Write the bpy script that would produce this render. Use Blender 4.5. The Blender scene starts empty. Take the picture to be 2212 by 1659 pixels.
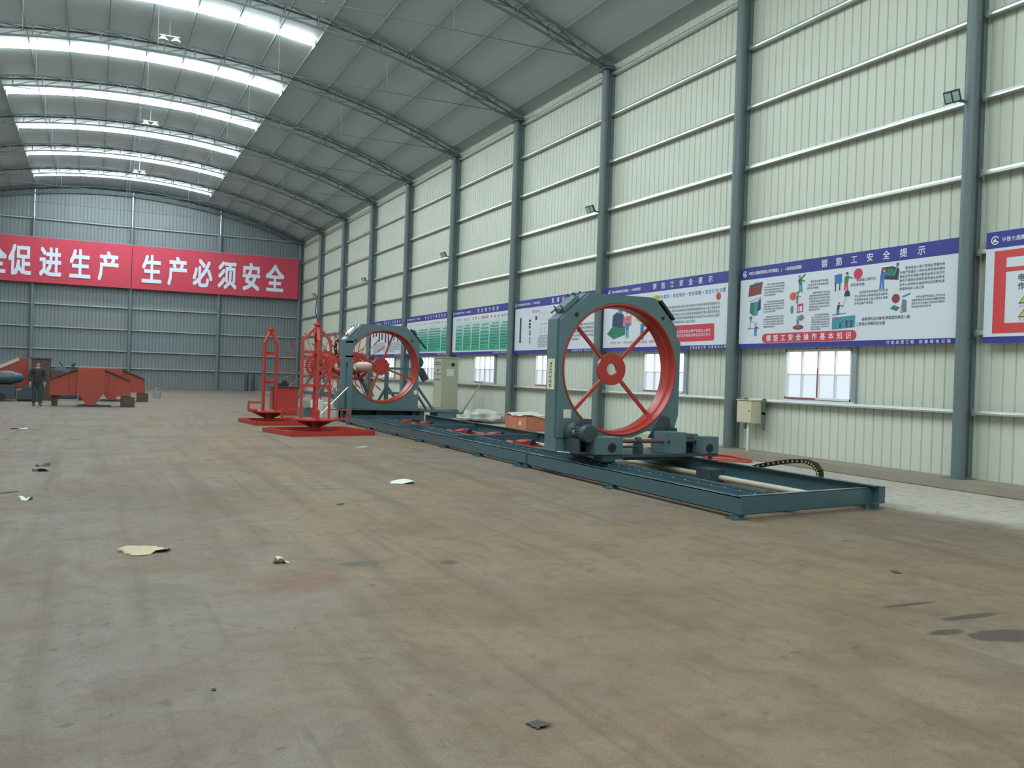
import bpy, bmesh, math, random
from mathutils import Vector, Matrix
random.seed(7)
S = bpy.context.scene
COL = S.collection
PI = math.pi

# ------------------------------------------------------------------ camera, world, exposure
YAW, PITCH, ROLL, CAM_H, FPX = 0.4391, -0.0088, 0.0324, 1.6255, 1916.0
cam_d = bpy.data.cameras.new('camera'); cam = bpy.data.objects.new('camera', cam_d); COL.objects.link(cam)
cam_d.sensor_width = 36.0; cam_d.lens = FPX / 2212.0 * 36.0; cam_d.clip_start = 0.05; cam_d.clip_end = 400
_f = Vector((math.sin(YAW)*math.cos(PITCH), math.cos(YAW)*math.cos(PITCH), math.sin(PITCH)))
_r = Vector((math.cos(YAW), -math.sin(YAW), 0)); _u = _r.cross(_f)
_r2 = _r*math.cos(ROLL) + _u*math.sin(ROLL); _u2 = -_r*math.sin(ROLL) + _u*math.cos(ROLL)
cam.matrix_world = Matrix(((_r2.x, _u2.x, -_f.x, 0), (_r2.y, _u2.y, -_f.y, 0), (_r2.z, _u2.z, -_f.z, CAM_H), (0, 0, 0, 1)))
S.camera = cam
W = bpy.data.worlds.new('overcast_sky'); S.world = W; W.use_nodes = True
W.node_tree.nodes['Background'].inputs['Color'].default_value = (0.80, 0.88, 1.0, 1)
W.node_tree.nodes['Background'].inputs['Strength'].default_value = 1.0
SKYLIGHT_STRENGTH = 58.0
WINDOW_STRENGTH = 1.6
S.view_settings.view_transform = 'Standard'; S.view_settings.look = 'None'
S.view_settings.gamma = 1.0; S.view_settings.use_curve_mapping = False
S.view_settings.exposure = 0.0
S.cycles.use_denoising = True
S.cycles.max_bounces = 6; S.cycles.diffuse_bounces = 4; S.cycles.glossy_bounces = 2
S.cycles.caustics_reflective = False; S.cycles.caustics_refractive = False
S.cycles.use_adaptive_sampling = True; S.cycles.adaptive_threshold = 0.03

# ------------------------------------------------------------------ materials
def lin(c):
    c = c/255.0
    return c/12.92 if c <= 0.04045 else ((c+0.055)/1.055)**2.4
def rgb(r, g, b): return (lin(r), lin(g), lin(b), 1.0)
def mat(name, col, rough=0.5, metal=0.0, var=0.0, scale=6.0, spec=0.5):
    m = bpy.data.materials.new(name); m.use_nodes = True
    nt = m.node_tree; p = nt.nodes['Principled BSDF']
    p.inputs['Base Color'].default_value = col
    p.inputs['Roughness'].default_value = rough; p.inputs['Metallic'].default_value = metal
    p.inputs['Specular IOR Level'].default_value = spec
    if var > 0:
        tc = nt.nodes.new('ShaderNodeTexCoord'); n = nt.nodes.new('ShaderNodeTexNoise')
        n.inputs['Scale'].default_value = scale; n.inputs['Detail'].default_value = 6
        nt.links.new(tc.outputs['Object'], n.inputs['Vector'])
        mx = nt.nodes.new('ShaderNodeMix'); mx.data_type = 'RGBA'
        mx.inputs[6].default_value = tuple(c*(1-var) for c in col[:3])+(1,)
        mx.inputs[7].default_value = tuple(min(1, c*(1+var)) for c in col[:3])+(1,)
        nt.links.new(n.outputs['Fac'], mx.inputs[0]); nt.links.new(mx.outputs[2], p.inputs['Base Color'])
        mr = nt.nodes.new('ShaderNodeMapRange')
        mr.inputs['To Min'].default_value = max(0, rough-0.1); mr.inputs['To Max'].default_value = min(1, rough+0.1)
        nt.links.new(n.outputs['Fac'], mr.inputs['Value']); nt.links.new(mr.outputs['Result'], p.inputs['Roughness'])
    return m
def emit(name, col, strength):
    m = bpy.data.materials.new(name); m.use_nodes = True; nt = m.node_tree
    nt.nodes.remove(nt.nodes['Principled BSDF']); e = nt.nodes.new('ShaderNodeEmission')
    e.inputs['Color'].default_value = col; e.inputs['Strength'].default_value = strength
    nt.links.new(e.outputs[0], nt.nodes['Material Output'].inputs['Surface'])
    return m
M = {}
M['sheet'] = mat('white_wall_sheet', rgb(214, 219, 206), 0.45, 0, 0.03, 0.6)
M['sheet_shaded'] = mat('end_wall_sheet_shaded', rgb(117, 127, 131), 0.5, 0, 0.03, 0.6)  # same white sheet as the side walls, colour darkened to paint in shade
M['ceil'] = mat('roof_sheet', rgb(186, 198, 200), 0.55, 0, 0.03, 0.5)
M['girt'] = mat('galvanised_girt_steel', rgb(218, 222, 218), 0.32, 0.75)
M['flash'] = mat('white_coated_flashing', rgb(222, 226, 222), 0.4)
M['girtdull'] = mat('dull_girt_steel', rgb(158, 168, 166), 0.5)
M['steel'] = mat('grey_column_paint', rgb(106, 121, 124), 0.42, 0, 0.08, 3)
M['truss'] = mat('grey_truss_paint', rgb(96, 110, 112), 0.5)
M['purlin'] = mat('purlin_steel', rgb(150, 160, 158), 0.45)
M['skylight'] = emit('skylight_daylight', (0.86, 0.97, 1.0, 1), SKYLIGHT_STRENGTH)
M['winhi'] = emit('window_daylight', (0.95, 0.98, 1.0, 1), WINDOW_STRENGTH)
M['winlo'] = emit('window_daylight_hazy', (0.80, 0.90, 1.0, 1), WINDOW_STRENGTH*0.62)
M['white'] = mat('white_frame_plastic', rgb(225, 228, 228), 0.4)
M['frame_grey'] = mat('grey_window_reveal', rgb(150, 160, 165), 0.5)
M['tape'] = mat('red_film', rgb(150, 60, 60), 0.5)
M['kerb'] = mat('kerb_concrete', rgb(152, 143, 128), 0.85, 0, 0.18, 2.5)
M['blue'] = mat('blue_print', rgb(58, 60, 148), 0.45)
M['board'] = mat('board_white', rgb(222, 228, 238), 0.4)
M['bwhite'] = mat('print_white', rgb(236, 240, 248), 0.45)
M['ink'] = mat('print_black', rgb(52, 58, 70), 0.5)
M['inkgrey'] = mat('print_grey', rgb(120, 128, 140), 0.5)
M['pred'] = mat('print_red', rgb(208, 62, 84), 0.45)
M['ppink'] = mat('print_pink', rgb(226, 120, 130), 0.45)
M['pbord'] = mat('print_border_red', rgb(214, 70, 74), 0.45)
M['pblue'] = mat('print_blue', rgb(60, 120, 190), 0.45)
M['pgreen'] = mat('print_green', rgb(50, 130, 96), 0.45)
M['pteal'] = mat('print_teal', rgb(70, 150, 165), 0.45)
M['pnavy'] = mat('print_navy', rgb(56, 66, 110), 0.45)
M['porange'] = mat('print_orange', rgb(222, 96, 62), 0.45)
M['pyellow'] = mat('print_yellow', rgb(214, 196, 60), 0.45)
M['pbrown'] = mat('print_brown', rgb(140, 66, 66), 0.45)
M['pskin'] = mat('print_skin', rgb(216, 170, 150), 0.45)
M['banner'] = mat('banner_cloth', rgb(196, 66, 86), 0.75)
M['bannertext'] = mat('banner_letters', rgb(214, 226, 240), 0.7)
M['teal'] = mat('machine_blue_grey_paint', rgb(92, 118, 124), 0.38, 0, 0.06, 3)
M['bed'] = mat('bed_blue_paint', rgb(70, 100, 110), 0.24, 0, 0.08, 2)
M['dark'] = mat('dark_machine_paint', rgb(58, 74, 82), 0.45, 0, 0.08, 5)
M['black'] = mat('black_rubber', rgb(36, 38, 38), 0.6)
M['red'] = mat('red_machine_paint', rgb(182, 60, 52), 0.32, 0, 0.06, 4)
M['redframe'] = mat('red_frame_paint', rgb(184, 58, 50), 0.4, 0, 0.08, 3)
M['orange'] = mat('orange_hopper_paint', rgb(158, 66, 52), 0.55, 0, 0.10, 1.5)
M['orangedk'] = mat('brown_red_rusted_paint', rgb(84, 66, 56), 0.6, 0, 0.15, 2)
M['steelbright'] = mat('bright_steel', rgb(200, 205, 205), 0.3, 0.7)
M['plate'] = mat('nameplate_cream', rgb(220, 222, 196), 0.5)
M['cabinet'] = mat('beige_cabinet_paint', rgb(176, 178, 156), 0.5)
M['box'] = mat('beige_box_paint', rgb(206, 200, 172), 0.5)
M['pvc'] = mat('grey_plastic_pipe', rgb(196, 190, 172), 0.45)
M['crate'] = mat('brick_brown_crate', rgb(196, 124, 98), 0.75, 0, 0.08, 3)
M['cloth'] = mat('white_cloth', rgb(220, 222, 214), 0.8)
M['sack'] = mat('white_plastic_film', rgb(206, 210, 204), 0.35, 0, 0.05, 6)
M['paper'] = mat('paper_litter', rgb(186, 174, 144), 0.8, 0, 0.06, 20)
M['litter'] = mat('dark_litter', rgb(70, 70, 64), 0.8)
M['hose'] = mat('red_hose_rubber', rgb(214, 66, 52), 0.45)
M['plywood'] = mat('pale_plywood', rgb(232, 222, 176), 0.7)
M['yellow'] = mat('yellow_plastic', rgb(206, 200, 90), 0.5)
M['purple'] = mat('shaft_purple_brown', rgb(112, 78, 88), 0.4)
M['barrel'] = mat('pale_pipe_paint', rgb(206, 180, 166), 0.4)
M['motorblue'] = mat('blue_motor_paint', rgb(28, 74, 108), 0.45)
M['skin'] = mat('skin', rgb(190, 140, 120), 0.6)
M['hair'] = mat('black_hair', rgb(34, 32, 32), 0.7)
M['jacket'] = mat('dark_jacket', rgb(50, 54, 58), 0.85)
M['trousers'] = mat('dark_grey_trousers', rgb(56, 68, 68), 0.85)
M['shoe'] = mat('dark_shoes', rgb(48, 48, 62), 0.6)
M['lampglass'] = mat('lamp_lens', rgb(176, 190, 190), 0.12)

# green notice print: the sheet itself is printed from white at the top to green at the foot
def green_print():
    m = bpy.data.materials.new('green_gradient_print'); m.use_nodes = True; nt = m.node_tree
    p = nt.nodes['Principled BSDF']; p.inputs['Roughness'].default_value = 0.45
    tc = nt.nodes.new('ShaderNodeTexCoord'); sp = nt.nodes.new('ShaderNodeSeparateXYZ')
    nt.links.new(tc.outputs['Object'], sp.inputs[0])
    mr = nt.nodes.new('ShaderNodeMapRange'); mr.inputs['From Min'].default_value = 0.15; mr.inputs['From Max'].default_value = 1.35
    nt.links.new(sp.outputs['Z'], mr.inputs['Value'])
    cr = nt.nodes.new('ShaderNodeValToRGB'); e = cr.color_ramp.elements
    e[0].position = 0.0; e[0].color = rgb(66, 176, 136); e[1].position = 1.0; e[1].color = rgb(216, 228, 230)
    k = e.new(0.45); k.color = rgb(84, 184, 158); k = e.new(0.7); k.color = rgb(150, 210, 200)
    nt.links.new(mr.outputs['Result'], cr.inputs['Fac']); nt.links.new(cr.outputs['Color'], p.inputs['Base Color'])
    return m
M['greenprint'] = green_print()

def floor_material():
    m = bpy.data.materials.new('dusty_concrete_floor'); m.use_nodes = True; nt = m.node_tree
    L = nt.links.new; N = nt.nodes.new
    p = nt.nodes['Principled BSDF']
    tc = N('ShaderNodeTexCoord'); pos = tc.outputs['Object']
    sep = N('ShaderNodeSeparateXYZ'); L(pos, sep.inputs[0])
    def noise(scale, detail=6, dist=0.0, vec=None, rough=0.55):
        n = N('ShaderNodeTexNoise'); n.inputs['Scale'].default_value = scale; n.inputs['Detail'].default_value = detail
        n.inputs['Distortion'].default_value = dist; n.inputs['Roughness'].default_value = rough
        L(vec or pos, n.inputs['Vector']); return n.outputs['Fac']
    def rng(v, a, b, c=0.0, d=1.0):
        r = N('ShaderNodeMapRange'); r.interpolation_type = 'SMOOTHSTEP'
        for k, x in zip(('From Min', 'From Max', 'To Min', 'To Max'), (a, b, c, d)): r.inputs[k].default_value = x
        L(v, r.inputs['Value']); return r.outputs['Result']
    def math_(op, a, b=None):
        x = N('ShaderNodeMath'); x.operation = op
        for i, v in enumerate((a, b)):
            if v is None: continue
            if isinstance(v, (int, float)): x.inputs[i].default_value = v
            else: L(v, x.inputs[i])
        return x.outputs[0]
    def mix(f, a, b):
        x = N('ShaderNodeMix'); x.data_type = 'RGBA'
        if isinstance(f, (int, float)): x.inputs[0].default_value = f
        else: L(f, x.inputs[0])
        for i, v in ((6, a), (7, b)):
            if isinstance(v, tuple): x.inputs[i].default_value = v
            else: L(v, x.inputs[i])
        return x.outputs[2]
    def blob(cx, cy, rx, ry, soft=0.5, wob=0.5, nscale=2.0):
        vm = N('ShaderNodeVectorMath'); vm.operation = 'SUBTRACT'; L(pos, vm.inputs[0]); vm.inputs[1].default_value = (cx, cy, 0)
        v2 = N('ShaderNodeVectorMath'); v2.operation = 'DIVIDE'; L(vm.outputs[0], v2.inputs[0]); v2.inputs[1].default_value = (rx, ry, 1)
        v3 = N('ShaderNodeVectorMath'); v3.operation = 'LENGTH'; L(v2.outputs[0], v3.inputs[0])
        d = math_('ADD', v3.outputs['Value'], math_('MULTIPLY', math_('SUBTRACT', noise(nscale, 5), 0.5), wob*2))
        return rng(d, 1.0-soft, 1.0, 1.0, 0.0)
    _rgb = globals()['rgb']
    def rgb(r, g, b): c = _rgb(r, g, b); return (c[0]*0.545, c[1]*0.495, c[2]*0.52, 1.0)
    tan = rgb(180, 164, 128); grey = rgb(170, 171, 163); brown = rgb(150, 132, 104)
    base = mix(math_('MULTIPLY', rng(noise(0.22, 7, 0.8), 0.36, 0.66), 0.55), tan, grey)
    left = rng(math_('ADD', sep.outputs['X'], math_('MULTIPLY', noise(0.5, 4), 2.4)), 1.0, 3.4, 1.0, 0.0)
    base = mix(math_('MULTIPLY', left, 0.6), base, rgb(168, 172, 165))
    base = mix(math_('MULTIPLY', rng(noise(0.55, 8, 1.2), 0.42, 0.72), 0.6), base, brown)
    base = mix(math_('MULTIPLY', rng(noise(1.7, 8, 0.8), 0.44, 0.74), 0.5), base, rgb(136, 122, 98))
    base = mix(math_('MULTIPLY', rng(noise(0.8, 6, 1.0), 0.56, 0.72), 0.35), base, rgb(176, 138, 112))
    # streaks dragged along the hall by wheels
    def streak(rot, sx, sy, sc, a_, b_, k, colr):
        mp = N('ShaderNodeMapping'); mp.inputs['Rotation'].default_value = (0, 0, rot); mp.inputs['Scale'].default_value = (sx, sy, 1)
        L(pos, mp.inputs[0])
        return mix(math_('MULTIPLY', rng(noise(sc, 7, 0.3, mp.outputs[0]), a_, b_), k), base, colr)
    base = streak(0.5, 2.2, 0.16, 1.0, 0.48, 0.72, 0.55, rgb(128, 116, 92))
    base = streak(-0.35, 1.5, 0.1, 1.3, 0.54, 0.80, 0.3, rgb(182, 176, 156))
    base = streak(0.22, 7.0, 0.30, 1.0, 0.52, 0.74, 0.45, rgb(134, 122, 98))
    base = streak(1.0, 5.0, 0.35, 1.2, 0.56, 0.76, 0.35, rgb(186, 178, 156))
    # broom cleaned concrete beside the wall, lighter grey blend towards the far end
    near_wall = rng(math_('ADD', sep.outputs['X'], math_('MULTIPLY', noise(0.9, 5), 1.6)), 10.2, 11.5)
    base = mix(math_('MULTIPLY', near_wall, 0.9), base, (0.64, 0.60, 0.53, 1.0))
    far = rng(sep.outputs['Y'], 22, 44)
    base = mix(math_('MULTIPLY', far, 0.5), base, rgb(176, 176, 164))
    # stains that lie on the slab
    base = mix(math_('MULTIPLY', blob(1.5, 6.8, 0.55, 0.5, 0.8, 0.5), 0.45), base, rgb(160, 108, 84))
    base = mix(math_('MULTIPLY', blob(0.6, 11.5, 2.2, 2.2, 0.9, 0.7, 0.9), 0.35), base, rgb(120, 110, 90))
    base = mix(math_('MULTIPLY', rng(noise(2.6, 5, 1.5), 0.64, 0.74), 0.55), base, rgb(104, 96, 80))
    base = mix(math_('MULTIPLY', rng(noise(14, 3, 0.5), 0.66, 0.74), 0.5), base, rgb(96, 90, 76))
    base = mix(math_('MULTIPLY', rng(noise(7, 6, 0.6), 0.45, 0.7), 0.35), base, rgb(128, 116, 94))
    base = mix(math_('MULTIPLY', rng(noise(60, 4), 0.35, 0.7), 0.3), base, rgb(104, 98, 84))
    wet = blob(5.55, 3.93, 0.34, 0.15, 0.30, 0.8, 3.5)
    for (cx, cy, rx, ry) in ((5.22, 4.12, 0.22, 0.07), (5.75, 4.35, 0.35, 0.06), (1.92, 3.66, 0.075, 0.06), (2.8, 7.13, 0.1, 0.12), (2.05, 7.3, 0.2, 0.12), (5.6, 4.75, 0.3, 0.04)):
        wet = math_('MAXIMUM', wet, blob(cx, cy, rx, ry, 0.4, 0.45, 4.0))
    base = mix(math_('MULTIPLY', wet, 0.75), base, rgb(82, 80, 70))
    L(base, p.inputs['Base Color'])
    r = N('ShaderNodeMapRange'); L(wet, r.inputs['Value']); r.inputs['To Min'].default_value = 0.85; r.inputs['To Max'].default_value = 0.55
    L(r.outputs['Result'], p.inputs['Roughness']); p.inputs['Specular IOR Level'].default_value = 0.35
    bm_ = N('ShaderNodeBump'); bm_.inputs['Strength'].default_value = 0.25; bm_.inputs['Distance'].default_value = 0.02
    L(noise(22, 6), bm_.inputs['Height']); L(bm_.outputs[0], p.inputs['Normal'])
    return m
M['floor'] = floor_material()

# ------------------------------------------------------------------ mesh helpers
class MB:
    """collects solids, then becomes ONE mesh object"""
    def __init__(s): s.v = []; s.f = []; s.mi = []; s.sm = []; s.cur = 0; s.mats = []
    def use(s, m):
        if m not in s.mats: s.mats.append(m)
        s.cur = s.mats.index(m); return s
    def add(s, vs, fs, smooth=False):
        b = len(s.v); s.v += [tuple(v) for v in vs]
        for f in fs: s.f.append(tuple(b+i for i in f)); s.mi.append(s.cur); s.sm.append(smooth)
        return s
    def box(s, x0, x1, y0, y1, z0, z1):
        vs = [(x, y, z) for z in (z0, z1) for y in (y0, y1) for x in (x0, x1)]
        return s.add(vs, [(0, 2, 3, 1), (4, 5, 7, 6), (0, 1, 5, 4), (2, 6, 7, 3), (0, 4, 6, 2), (1, 3, 7, 5)])
    def bbox(s, x0, x1, y0, y1, z0, z1, b=0.01):
        """box with chamfered vertical and horizontal edges"""
        bm = bmesh.new(); bmesh.ops.create_cube(bm, size=1)
        for v in bm.verts: v.co = Vector(((x0+x1)/2+v.co.x*(x1-x0), (y0+y1)/2+v.co.y*(y1-y0), (z0+z1)/2+v.co.z*(z1-z0)))
        bmesh.ops.bevel(bm, geom=bm.edges[:], offset=b, segments=2, affect='EDGES')
        bm.verts.index_update()
        s.add([v.co[:] for v in bm.verts], [[v.index for v in f.verts] for f in bm.faces]); bm.free(); return s
    def bar(s, a, b, w, h=None, up=(0, 0, 1)):
        h = h or w; a = Vector(a); b = Vector(b); d = (b-a).normalized(); u = Vector(up)
        if abs(d.dot(u)) > 0.98: u = Vector((1, 0, 0))
        r = d.cross(u).normalized(); u = r.cross(d).normalized()
        vs = [p + r*sx*w/2 + u*sz*h/2 for p in (a, b) for sx, sz in ((-1, -1), (1, -1), (1, 1), (-1, 1))]
        return s.add(vs, [(3, 2, 1, 0), (4, 5, 6, 7), (0, 1, 5, 4), (1, 2, 6, 5), (2, 3, 7, 6), (3, 0, 4, 7)])
    def tube(s, pts, r, n=8, caps=True, closed=False):
        pts = [Vector(p) for p in pts]; rs = r if isinstance(r, (list, tuple)) else [r]*len(pts)
        vs = []; fs = []; prev = None
        m = len(pts)
        for i, p in enumerate(pts):
            if closed: d = (pts[(i+1) % m]-pts[i-1]).normalized()
            else: d = (pts[min(i+1, m-1)]-pts[max(i-1, 0)]).normalized()
            if prev is None:
                u = Vector((0, 0, 1)) if abs(d.z) < 0.9 else Vector((1, 0, 0))
            else: u = prev
            a = d.cross(u).normalized(); u = a.cross(d).normalized(); prev = u
            for k in range(n):
                t = 2*PI*k/n; vs.append(p + a*math.cos(t)*rs[i] + u*math.sin(t)*rs[i])
        rng_ = range(m) if closed else range(m-1)
        for i in rng_:
            j = (i+1) % m
            for k in range(n): fs.append((i*n+k, i*n+(k+1) % n, j*n+(k+1) % n, j*n+k))
        s.add(vs, fs, True)
        if caps and not closed:
            b = len(s.v)-len(vs)
            s.f.append(tuple(b+k for k in range(n))[::-1]); s.mi.append(s.cur); s.sm.append(False)
            s.f.append(tuple(b+(m-1)*n+k for k in range(n))); s.mi.append(s.cur); s.sm.append(False)
        return s
    def cyl(s, a, b, r, n=20): return s.tube([a, b], r, n)
    def prism(s, poly, axis, a, b):
        """poly: 2D list; axis 'y': (x,z) swept along y; 'x': (y,z); 'z': (x,y)"""
        def P(p, t):
            return (p[0], t, p[1]) if axis == 'y' else ((t, p[0], p[1]) if axis == 'x' else (p[0], p[1], t))
        n = len(poly); vs = [P(p, a) for p in poly]+[P(p, b) for p in poly]
        return s.add(vs, [tuple(range(n))[::-1], tuple(range(n, 2*n))]+[(i, (i+1) % n, n+(i+1) % n, n+i) for i in range(n)])
    def ring(s, c, axis, r0, r1, t0, t1, n=64):
        """annular solid, axis 'y' or 'z', radii r0<r1, from t0 to t1"""
        vs = []
        for (r, t) in ((r0, t0), (r1, t0), (r1, t1), (r0, t1)):
            for k in range(n):
                a = 2*PI*k/n; u, w = r*math.cos(a), r*math.sin(a)
                vs.append((c[0]+u, t, c[1]+w) if axis == 'y' else (c[0]+u, c[1]+w, t))
        fs = []
        for q in range(4):
            for k in range(n):
                fs.append((q*n+k, q*n+(k+1) % n, ((q+1) % 4)*n+(k+1) % n, ((q+1) % 4)*n+k))
        return s.add(vs, fs, True)
    def plate_hole(s, poly, c, r, y0, y1, n=64):
        """convex plate in the xz plane with a round hole, thickness along y"""
        def hit(a):
            d = Vector((math.cos(a), math.sin(a))); best = None
            for i in range(len(poly)):
                p = Vector(poly[i]); q = Vector(poly[(i+1) % len(poly)]); e = q-p; w = p-Vector(c)
                den = d.x*e.y-d.y*e.x
                if abs(den) < 1e-9: continue
                t = (w.x*e.y-w.y*e.x)/den; uu = (w.x*d.y-w.y*d.x)/den
                if t > 0 and -1e-6 <= uu <= 1+1e-6 and (best is None or t < best): best = t
            return Vector(c)+d*best
        angs = sorted([2*PI*k/n for k in range(n)] + [math.atan2(p[1]-c[1], p[0]-c[0]) % (2*PI) for p in poly])
        m = len(angs); vs = []
        for y in (y0, y1):
            for a in angs: h = hit(a); vs.append((h.x, y, h.y))
            for a in angs: vs.append((c[0]+r*math.cos(a), y, c[1]+r*math.sin(a)))
        fs = []
        for k in range(m):
            j = (k+1) % m
            fs += [(k, m+k, m+j, j), (2*m+k, 2*m+j, 3*m+j, 3*m+k), (k, j, 2*m+j, 2*m+k), (m+k, 3*m+k, 3*m+j, m+j)]
        return s.add(vs, fs)
    def lathe(s, prof, c, axis='z', n=24):
        vs = []; fs = []
        for (r, t) in prof:
            for k in range(n):
                a = 2*PI*k/n; u, w = r*math.cos(a), r*math.sin(a)
                vs.append((c[0]+u, c[1]+w, c[2]+t) if axis == 'z' else ((c[0]+u, c[1]+t, c[2]+w) if axis == 'y' else (c[0]+t, c[1]+u, c[2]+w)))
        for i in range(len(prof)-1):
            for k in range(n): fs.append((i*n+k, i*n+(k+1) % n, (i+1)*n+(k+1) % n, (i+1)*n+k))
        return s.add(vs, fs, True)
    def build(s, name, m=None, parent=None, label=None, bevel=0):
        me = bpy.data.meshes.new(name); me.from_pydata(s.v, [], s.f)
        ms = s.mats if s.mats else [m]
        for q in ms: me.materials.append(q)
        me.polygons.foreach_set('material_index', s.mi); me.polygons.foreach_set('use_smooth', s.sm)
        bm = bmesh.new(); bm.from_mesh(me); bmesh.ops.recalc_face_normals(bm, faces=bm.faces[:]); bm.to_mesh(me); bm.free()
        if any(s.sm): me.set_sharp_from_angle(angle=math.radians(38))
        me.update()
        o = bpy.data.objects.new(name, me); COL.objects.link(o)
        if parent is not None: o.parent = parent
        if label: o['label'] = label
        if bevel:
            b = o.modifiers.new('edge', 'BEVEL'); b.width = bevel; b.segments = 2; b.limit_method = 'ANGLE'
        return o
def tag(o, label, cat, group=None, kind=None):
    o['label'] = label; o['category'] = cat
    if group: o['group'] = group
    if kind: o['kind'] = kind
    return o
def thing(name, label, cat, loc=(0, 0, 0), rz=0, group=None):
    o = bpy.data.objects.new(name, None); COL.objects.link(o); o.location = loc; o.rotation_euler = (0, 0, rz)
    o.empty_display_size = 0.1
    return tag(o, label, cat, group)
def struct(o, label=None):
    o['kind'] = 'structure'
    if label: o['label'] = label
    return o
def dup(root, loc, label, rz=None):
    r = root.copy(); COL.objects.link(r); r.location = loc; r['label'] = label
    if rz is not None: r.rotation_euler = (0, 0, rz)
    for ch in root.children:
        c = ch.copy(); COL.objects.link(c); c.parent = r
        for g in ch.children:
            d = g.copy(); COL.objects.link(d); d.parent = c
    return r
ORD = ['first', 'second', 'third', 'fourth', 'fifth', 'sixth', 'seventh', 'eighth', 'ninth', 'tenth', 'eleventh', 'twelfth',
       'thirteenth', 'fourteenth', 'fifteenth', 'sixteenth', 'seventeenth', 'eighteenth', 'nineteenth', 'twentieth', 'twenty-first', 'twenty-second']

# ------------------------------------------------------------------ lettering
_gl = {}
def glyph(ch, bold=0.0):
    k = (ch, bold)
    if k not in _gl:
        c = bpy.data.curves.new('g', 'FONT'); c.body = ch; c.size = 1; c.resolution_u = 2; c.offset = bold
        o = bpy.data.objects.new('g', c); COL.objects.link(o)
        dg = bpy.context.evaluated_depsgraph_get(); me = bpy.data.meshes.new_from_object(o.evaluated_get(dg))
        vs = [v.co.to_2d() for v in me.vertices]; fs = [tuple(p.vertices) for p in me.polygons]
        bpy.data.objects.remove(o); bpy.data.curves.remove(c); bpy.data.meshes.remove(me)
        if vs:
            x0 = min(v.x for v in vs); x1 = max(v.x for v in vs)
            vs = [((v.x-(x0+x1)/2), v.y-0.38) for v in vs]
        _gl[k] = (vs, fs)
    return _gl[k]
def put_char(mb, ch, org, xa, ya, sx, sy, bold=0.0):
    """a heavy letter is the same outline laid down several times, a hair apart"""
    vs, fs = glyph(ch); xa = Vector(xa); ya = Vector(ya); nn = xa.cross(ya); b = bold
    if not vs: return
    for k, (du, dv) in enumerate(((0, 0),) if b < 0.005 else (((-b, 0), (b, 0)) if b < 0.012 else ((-b, -b), (b, -b), (-b, b), (b, b), (0, 0)))):
        org2 = Vector(org)+xa*(du*sx)+ya*(dv*sy)+nn*(0.0003*k)
        mb.add([org2+xa*(v[0]*sx)+ya*(v[1]*sy) for v in vs], fs)
def line(mb, s, p0, p1, xa, ya, h, sx=None, bold=0.0):
    """spread the characters of s evenly, first centred on p0 and last on p1"""
    n = len(s); p0 = Vector(p0); p1 = Vector(p1)
    for i, ch in enumerate(s):
        if ch != ' ': put_char(mb, ch, p0.lerp(p1, i/max(1, n-1)), xa, ya, sx or h, h, bold)
WX, WY = (0, -1, 0), (0, 0, 1)          # lettering on the right wall: reads towards the camera end

# ------------------------------------------------------------------ hall dimensions
XC, Y0, BAY = 13.16, 10.284, 6.0
XW = 13.46; XL = -10.63; XM = 1.416; YE = 64.95; YF = -14.0
EAVE, APEX = 10.80, 13.27
_W = XW-XM; _s = APEX-EAVE; RR = (_W*_W+_s*_s)/(2*_s)
def arch(x): return APEX-RR+math.sqrt(RR*RR-(x-XM)**2)
def cy(i): return Y0+BAY*i
WIN = [(12.92, 14.77), (18.38, 20.22), (24.9, 26.75), (30.15, 32.08), (36.6, 38.42), (42.4, 44.25)]
WZ0, WZ1 = 1.34, 2.38
SKY = [(cy(i)+2.22, cy(i)+2.52) for i in range(-4, 9)]
SX0, SX1 = XM-5.06, XM+5.06

# floor
f = MB().use(M['floor']); f.box(XL-0.4, XW+0.4, YF-0.4, YE+0.4, -0.25, 0.0)
struct(f.build('floor'), 'dusty stained concrete floor of the hall')

# ribbed wall sheets: a flat pan with a narrow groove every 0.22 m
def ribbed(name, m, along, fixed, a0, a1, top, holes=(), out=1.0, pitch=0.22, label=None):
    mb = MB().use(m)
    pr = []; t = a0
    while t < a1-1e-6:
        pr += [(t, 0), (min(a1, t+pitch-0.034), 0), (min(a1, t+pitch-0.024), 0.026), (min(a1, t+pitch-0.010), 0.026)]
        t += pitch
    pr.append((a1, 0)); 
    for h in holes:
        for e in (h[0], h[1]):
            pr = [q for q in pr if abs(q[0]-e) > 0.02]; pr.append((e, 0))
    pr = sorted(set(pr))
    def P(q, z): return (fixed+out*q[1], q[0], z) if along == 'y' else (q[0], fixed+out*q[1], z)
    for a, b in zip(pr, pr[1:]):
        if b[0]-a[0] < 1e-6: continue
        mid = (a[0]+b[0])/2; spans = [(0, None)]
        for h in holes:
            if h[0] < mid < h[1]: spans = [(0, h[2]), (h[3], None)]
        for z0, z1 in spans:
            za = top(a[0]) if z1 is None else z1; zb = top(b[0]) if z1 is None else z1
            mb.add([P(a, z0), P(b, z0), P(b, zb), P(a, za)], [(0, 1, 2, 3)])
    o = mb.build(name)
    return struct(o, label)
ribbed('wall_right', M['sheet'], 'y', XW, YF, YE, lambda t: EAVE+0.05, [(a, b, WZ0, WZ1) for a, b in WIN], 1.0, label='ribbed white sheet wall on the right')
ribbed('wall_left', M['sheet'], 'y', XL, YF, YE, lambda t: EAVE+0.05, (), -1.0, label='ribbed white sheet wall on the left')
ribbed('wall_back', M['sheet_shaded'], 'x', YE, XL, XW, lambda t: arch(t)+0.05, (), 1.0, label='ribbed white sheet end wall behind the red slogan banner')
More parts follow.
